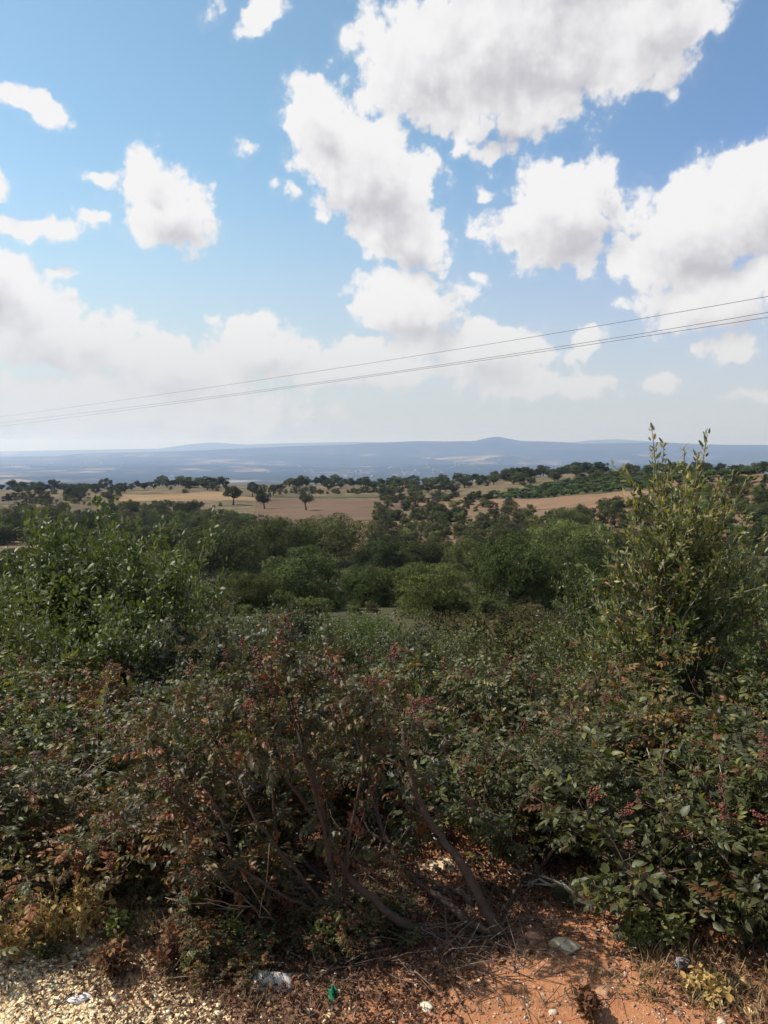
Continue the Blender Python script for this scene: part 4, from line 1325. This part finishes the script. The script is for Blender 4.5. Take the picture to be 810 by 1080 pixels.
YP = [(.36, .24, .09), (.30, .18, .07), (.42, .32, .13)]; GP = [(.12, .12, .04), (.16, .15, .05), (.09, .10, .035)]; RP = [(.16, .075, .04), (.11, .06, .035), (.2, .1, .05)]
for i, (px, row, h, pal, lab) in enumerate([
    (18, 1007, .17, YP, 'dry yellow weed at the left photo edge by the gravel'),
    (55, 1000, .19, YP, 'dry orange-yellow weed second from the left edge, before the dark shrub'),
    (72, 968, 0.074, GP, 'half-green weed between the dry yellow ones at lower left'),
    (88, 987, .15, YP, 'dry yellow weed nearest the leaf litter at left'),
    (52, 1010, 0.043, GP, 'low green weed on the yellow gravel'),
    (128, 1000, 0.087, GP, 'green-leaved weed in the brown litter left of the whitish rock'),
    (205, 1030, 0.062, GP, 'small green sprout beside the blackish stone'),
    (180, 1022, .10, RP, 'brown withered weed in the litter'),
    (332, 1012, 0.124, GP, 'leafy green shoot below the tangled dry branch'),
    (250, 1008, 0.099, GP, 'leafy shoot above the large whitish rock'),
    (622, 1074, .07, RP, 'small dry brown tuft on the red soil at the bottom'),
    (700, 1005, 0.124, GP, 'green leafy shoot in front of the full leafy shrub'),
    (668, 1000, 0.099, GP, 'pale green shoot above the dry grass at right'),
    (120, 1030, .08, RP, 'dark withered weed on the edge of the gravel'),
    (745, 1060, .07, YP, 'dry straw-coloured tuft at the lower right')]):
    weed(px, row, h, lab, 500 + i, pal)


# ------------------------------------------------------------------ power lines
def wire(pts, label, r=.014):
    """a cable running at nearly constant height from near right to far left"""
    acc = Acc(); P = []
    m, nt, out = M_WIRE
    px = np.array([q[0] for q in pts], float); row = np.array([q[1] for q in pts], float)
    co = np.polyfit(px, row, 2)
    for x in np.linspace(-40, 860, 60):
        # straight course over the ground: depth from the line through (18.4, 37) and (-99.6, 200)
        rw = np.polyval(co, x); a, b = ray(x, rw)
        y = (37 + (18.4 / 118.0) * 163) / (1 + a * 163 / 118.0)
        P.append([a * y, y, CAM_Z + b * y])
    P = np.array(P)
    d0 = P[0] - P[1]; d1 = P[-1] - P[-2]
    P = np.concatenate([[P[0] + d0 * 8], P, [P[-1] + d1 * 20]])
    tube(acc, P, np.full(len(P), r), 6, (.12, .12, .125))
    o = link('power_line', acc.mesh('power_line', m, True)); tag(o, label, 'power line', 'power lines across the sky')


M_WIRE = (attr_mat('cable', .6, .3, 0, 10, .1), None, None)
wire([(0, 439.5), (200, 412), (380, 385), (600, 348.6), (650, 340), (810, 313)], 'topmost thin grey cable crossing the sky, highest above the other two')
wire([(0, 445.5), (200, 422), (380, 397.7), (600, 363.3), (650, 355.6), (810, 330)], 'middle thin grey cable, upper of the close lower pair')
wire([(0, 449.5), (200, 424), (380, 399), (600, 366), (650, 359), (810, 335)], 'lowest thin grey cable crossing the sky')

# ------------------------------------------------------------------ haze
def haze():
    import bmesh
    bm = bmesh.new()
    x0, x1, y0, y1, z0, z1 = -60000, 60000, -500, 33500, -420, 225
    v = [bm.verts.new(p) for p in ((x0, y0, z0), (x1, y0, z0), (x1, y1, z0), (x0, y1, z0), (x0, y0, z1), (x1, y0, z1), (x1, y1, z1), (x0, y1, z1))]
    for f in ((3, 2, 1, 0), (4, 5, 6, 7), (0, 1, 5, 4), (1, 2, 6, 5), (2, 3, 7, 6), (3, 0, 4, 7)): bm.faces.new([v[i] for i in f])
    me = bpy.data.meshes.new('haze'); bm.to_mesh(me); bm.free()
    m, nt, out = new_mat('haze_air')
    pv = N(nt, 'ShaderNodeVolumePrincipled')
    pv.inputs['Color'].default_value = (.46, .60, 1.0, 1); pv.inputs['Density'].default_value = HAZE
    pv.inputs['Anisotropy'].default_value = .42; pv.inputs['Absorption Color'].default_value = (1, 1, 1, 1)
    nt.links.new(pv.outputs[0], out.inputs['Volume'])
    me.materials.append(m)
    stuff('haze', me)


HAZE = 8.0e-5
haze()

# ------------------------------------------------------------------ sun and sky
SUN_AZ, SUN_EL = R(-84), R(50)
S = Vector((math.cos(SUN_EL) * math.sin(SUN_AZ), math.cos(SUN_EL) * math.cos(SUN_AZ), math.sin(SUN_EL)))
sd = bpy.data.lights.new('sun', 'SUN'); sd.energy = 5.0; sd.angle = R(.53); sd.color = (1, .95, .87)
so = bpy.data.objects.new('sun', sd); COL.objects.link(so)
so.rotation_euler = S.to_track_quat('Z', 'Y').to_euler(); so.location = (-20, 5, 40)

world = bpy.data.worlds.new('World'); scene.world = world; world.use_nodes = True
nt = world.node_tree; nt.nodes.clear()
wout = nt.nodes.new('ShaderNodeOutputWorld'); bg = nt.nodes.new('ShaderNodeBackground')
nt.links.new(bg.outputs[0], wout.inputs[0])
SKY_STR = .105
bg.inputs['Strength'].default_value = SKY_STR
sky = nt.nodes.new('ShaderNodeTexSky'); sky.sky_type = 'NISHITA'; sky.sun_disc = False
sky.sun_elevation = SUN_EL; sky.sun_rotation = SUN_AZ; sky.altitude = 400; sky.air_density = 1.0; sky.dust_density = .8; sky.ozone_density = 1.2
tc = nt.nodes.new('ShaderNodeTexCoord'); dirv = tc.outputs['Generated']
sep = nt.nodes.new('ShaderNodeSeparateXYZ'); nt.links.new(dirv, sep.inputs[0])
DEG = 180 / math.pi
az = math_n(nt, 'MULTIPLY', math_n(nt, 'ARCTAN2', sep.outputs[0], sep.outputs[1]), DEG)
el = math_n(nt, 'MULTIPLY', math_n(nt, 'ARCSINE', sep.outputs[2]), DEG)
cb = nt.nodes.new('ShaderNodeCombineXYZ'); nt.links.new(az, cb.inputs[0]); nt.links.new(el, cb.inputs[1])
P0 = cb.outputs[0]


def azel(px, py):
    a, b = ray(px, py); v = unit(np.array([a, 1, b]))
    return math.degrees(math.atan2(v[0], v[1])), math.degrees(math.asin(v[2]))


# clouds: centre and half-axes as seen from the track (photo pixels), tilt in degrees, fullness
CLOUDS = [(440, 62, 76, 84, 0, 1), (545, 40, 150, 110, 0, 1.1), (530, 108, 80, 40, 10, 1), (690, 25, 84, 72, 30, 1), (610, -50, 220, 90, 0, 1),
          (703, 76, 30, 22, 20, .9), (335, 128, 48, 44, -40, 1), (388, 186, 84, 62, -42, 1.1), (418, 240, 60, 42, -30, 1),
          (176, 222, 58, 44, -10, 1), (153, 180, 24, 26, 0, 1), (36, 113, 36, 20, -22, .9), (272, 14, 28, 28, 20, .9), (42, 240, 44, 17, 0, .95),
          (588, 228, 78, 52, 4, 1.1), (632, 188, 28, 34, 0, .9), (725, 250, 84, 62, 18, 1.1), (800, 210, 90, 62, 10, 1.1), (760, 312, 96, 34, 12, 1),
          (775, 368, 50, 22, 0, .8), (466, 281, 20, 14, 0, .9), (504, 288, 9, 10, 0, .9), (520, 155, 24, 18, 0, .75), (618, 360, 32, 15, 10, .85),
          (697, 402, 38, 15, 0, .7), (430, 318, 72, 38, 0, 1), (500, 364, 120, 38, -12, .88), (380, 386, 130, 40, 0, .82), (270, 364, 76, 36, 0, .9),
          (-10, 296, 72, 44, -30, 1), (40, 348, 140, 52, -14, .86), (165, 380, 150, 46, -10, .84), (62, 284, 34, 11, 10, .75), (560, 405, 110, 28, 0, .8),
          (120, 430, 260, 48, 0, .8), (790, 415, 60, 16, 0, .6),
          (102, 187, 16, 8, 0, .8), (222, 12, 10, 11, 30, .8), (260, 158, 13, 11, 0, .8), (312, 204, 15, 12, 30, .8), (100, 231, 18, 9, 0, .8), (655, 322, 13, 9, 0, .85),
          (484, 157, 17, 9, 10, .75), (622, 288, 12, 15, 0, .75), (512, 205, 10, 10, 0, .7), (4, 192, 12, 14, 0, .8), (8, 100, 16, 18, 20, .8), (225, 335, 14, 8, 0, .8)]


def cloud_field(vec):
    cur = None
    for i_, (cx, cy, rx, ry, rot, k) in enumerate(CLOUDS):
        if cur is not None and i_ % 4 == 0:              # evaluates the chain in order (keeps the shader's stack small)
            ma = nt.nodes.new('ShaderNodeVectorMath'); ma.operation = 'MULTIPLY_ADD'
            nt.links.new(cur, ma.inputs[0]); ma.inputs[1].default_value = (1e-6, 1e-6, 0); nt.links.new(vec, ma.inputs[2])
            vec = ma.outputs[0]
        if rx < 46: rx, ry = rx * .98, ry * .98
        c = azel(cx, cy); ex = azel(cx + rx, cy); ey = azel(cx, cy - ry)
        mp = nt.nodes.new('ShaderNodeMapping'); mp.vector_type = 'TEXTURE'
        mp.inputs['Location'].default_value = (c[0], c[1], 0); mp.inputs['Rotation'].default_value = (0, 0, R(rot))
        mp.inputs['Scale'].default_value = (max(abs(ex[0] - c[0]), .3) * 1.06, max(abs(ey[1] - c[1]), .3) * 1.06, 1)
        nt.links.new(vec, mp.inputs[0])
        ln = nt.nodes.new('ShaderNodeVectorMath'); ln.operation = 'LENGTH'; nt.links.new(mp.outputs[0], ln.inputs[0])
        v = math_n(nt, 'SUBTRACT', k, ln.outputs['Value'])
        w_ = min(1.0, max(.3, .5 * (rx + ry) / 36.0))         # small clouds: the same softness per degree
        if w_ < 1: v = math_n(nt, 'MULTIPLY_ADD', v, w_, .07 * (1 - w_) / .7)
        cur = v if cur is None else math_n(nt, 'SMOOTH_MAX', cur, v, .18)
    return cur


def vmath(op, a, b, s=None):
    n = nt.nodes.new('ShaderNodeVectorMath'); n.operation = op
    nt.links.new(a, n.inputs[0])
    if b is not None:
        if isinstance(b, bpy.types.NodeSocket): nt.links.new(b, n.inputs[1])
        else: n.inputs[1].default_value = b
    if s is not None: n.inputs['Scale'].default_value = s
    return n.outputs[0]


vo = nt.nodes.new('ShaderNodeTexVoronoi'); vo.feature = 'SMOOTH_F1'; vo.inputs['Scale'].default_value = .42; vo.inputs['Detail'].default_value = 3; vo.inputs['Roughness'].default_value = .55; vo.inputs['Smoothness'].default_value = .35
nz = nt.nodes.new('ShaderNodeTexNoise'); nz.inputs['Scale'].default_value = .33; nz.inputs['Detail'].default_value = 3; nt.links.new(P0, nz.inputs['Vector'])
w1 = vmath('SCALE', vmath('SUBTRACT', nz.outputs['Color'], (.5, .5, .5)), None, 2.4)
Pw = vmath('ADD', P0, w1)
nt.links.new(vmath('ADD', P0, vmath('SCALE', w1, None, .5)), vo.inputs['Vector'])
billow = vo.outputs['Distance']
fine = noise_n(nt, P0, .8, 8, .6)
fineB = noise_n(nt, vmath('ADD', P0, (-.42, .5, 0)), .8, 5, .6)
low = ramp(nt, el, 14, 4)                                # distant clouds are smaller and flatter
F0 = cloud_field(Pw)
ma0 = nt.nodes.new('ShaderNodeVectorMath'); ma0.operation = 'MULTIPLY_ADD'
nt.links.new(F0, ma0.inputs[0]); ma0.inputs[1].default_value = (1e-6, 1e-6, 0); nt.links.new(vmath('ADD', Pw, (-.9, 2.0, 0)), ma0.inputs[2])
F1 = cloud_field(ma0.outputs[0])
F = math_n(nt, 'ADD', F0, math_n(nt, 'MULTIPLY_ADD', fine, .7, -.345))
F = math_n(nt, 'ADD', F, math_n(nt, 'MULTIPLY_ADD', billow, -.5, .50))
# the rest of the sky, outside what the photo frames
oof = math_n(nt, 'MAXIMUM', ramp(nt, math_n(nt, 'ABSOLUTE', az), 30, 38), ramp(nt, el, 37, 44))
gen = math_n(nt, 'MULTIPLY_ADD', noise_n(nt, dirv, 3.2, 6, .55), 4.0, -2.15)
F = math_n(nt, 'ADD', math_n(nt, 'MULTIPLY', F, math_n(nt, 'SUBTRACT', 1, oof)), math_n(nt, 'MULTIPLY', gen, oof))
mask = ramp(nt, F, -.06, .22)
# thin veil near the cloud edges and towards the horizon
veil = math_n(nt, 'MULTIPLY', ramp(nt, F, -.25, .2), .12)
mask = math_n(nt, 'MAXIMUM', mask, veil)
softA = noise_n(nt, P0, .5, 3, .55); softB = noise_n(nt, vmath('ADD', P0, (-.5, .8, 0)), .5, 3, .55)
shade = math_n(nt, 'ADD', math_n(nt, 'SUBTRACT', F1, F0), math_n(nt, 'MULTIPLY_ADD', F0, .75, -.2))
shade = math_n(nt, 'ADD', shade, math_n(nt, 'MULTIPLY', math_n(nt, 'SUBTRACT', softB, softA), .5))
shade = math_n(nt, 'ADD', shade, math_n(nt, 'MULTIPLY_ADD', billow, .35, -.2))
shade = ramp(nt, shade, .0, 1.0)
K = .758 / SKY_STR
ccol = mixc(nt, shade, tuple(q * K for q in (.91, .905, .91)), tuple(q * K for q in (.56, .55, .585)))
sdot = nt.nodes.new('ShaderNodeVectorMath'); sdot.operation = 'DOT_PRODUCT'; nt.links.new(dirv, sdot.inputs[0]); sdot.inputs[1].default_value = S
away = ramp(nt, sdot.outputs['Value'], .48, -.22)
skyt = mixc(nt, away, (1.22, 1.38, 1.24), (.80, .90, 1.14))
skyc = mixc(nt, 1.0, sky.outputs[0], skyt, 'MULTIPLY')
hcol = mixc(nt, ramp(nt, el, 21, -3), skyc, tuple(q * K for q in (.62, .645, .66)))
ccol = mixc(nt, math_n(nt, 'MULTIPLY', ramp(nt, el, 12, 2), .75), ccol, tuple(q * K for q in (.68, .69, .70)))
fin = mixc(nt, mask, hcol, ccol)
nt.links.new(fin, bg.inputs['Color'])
world.cycles.sampling_method = 'NONE'

# ------------------------------------------------------------------ render settings
scene.render.engine = 'CYCLES'
cy = scene.cycles
cy.use_denoising = True; cy.adaptive_threshold = .014
cy.max_bounces = 6; cy.diffuse_bounces = 3; cy.glossy_bounces = 2; cy.transmission_bounces = 3; cy.volume_bounces = 1
cy.sample_clamp_indirect = 4
cy.volume_step_rate = 1
vs = scene.view_settings
vs.view_transform = 'Standard'; vs.look = 'None'; vs.exposure = 0.4; vs.gamma = 1; vs.use_curve_mapping = False
print('objects', len(scene.objects))
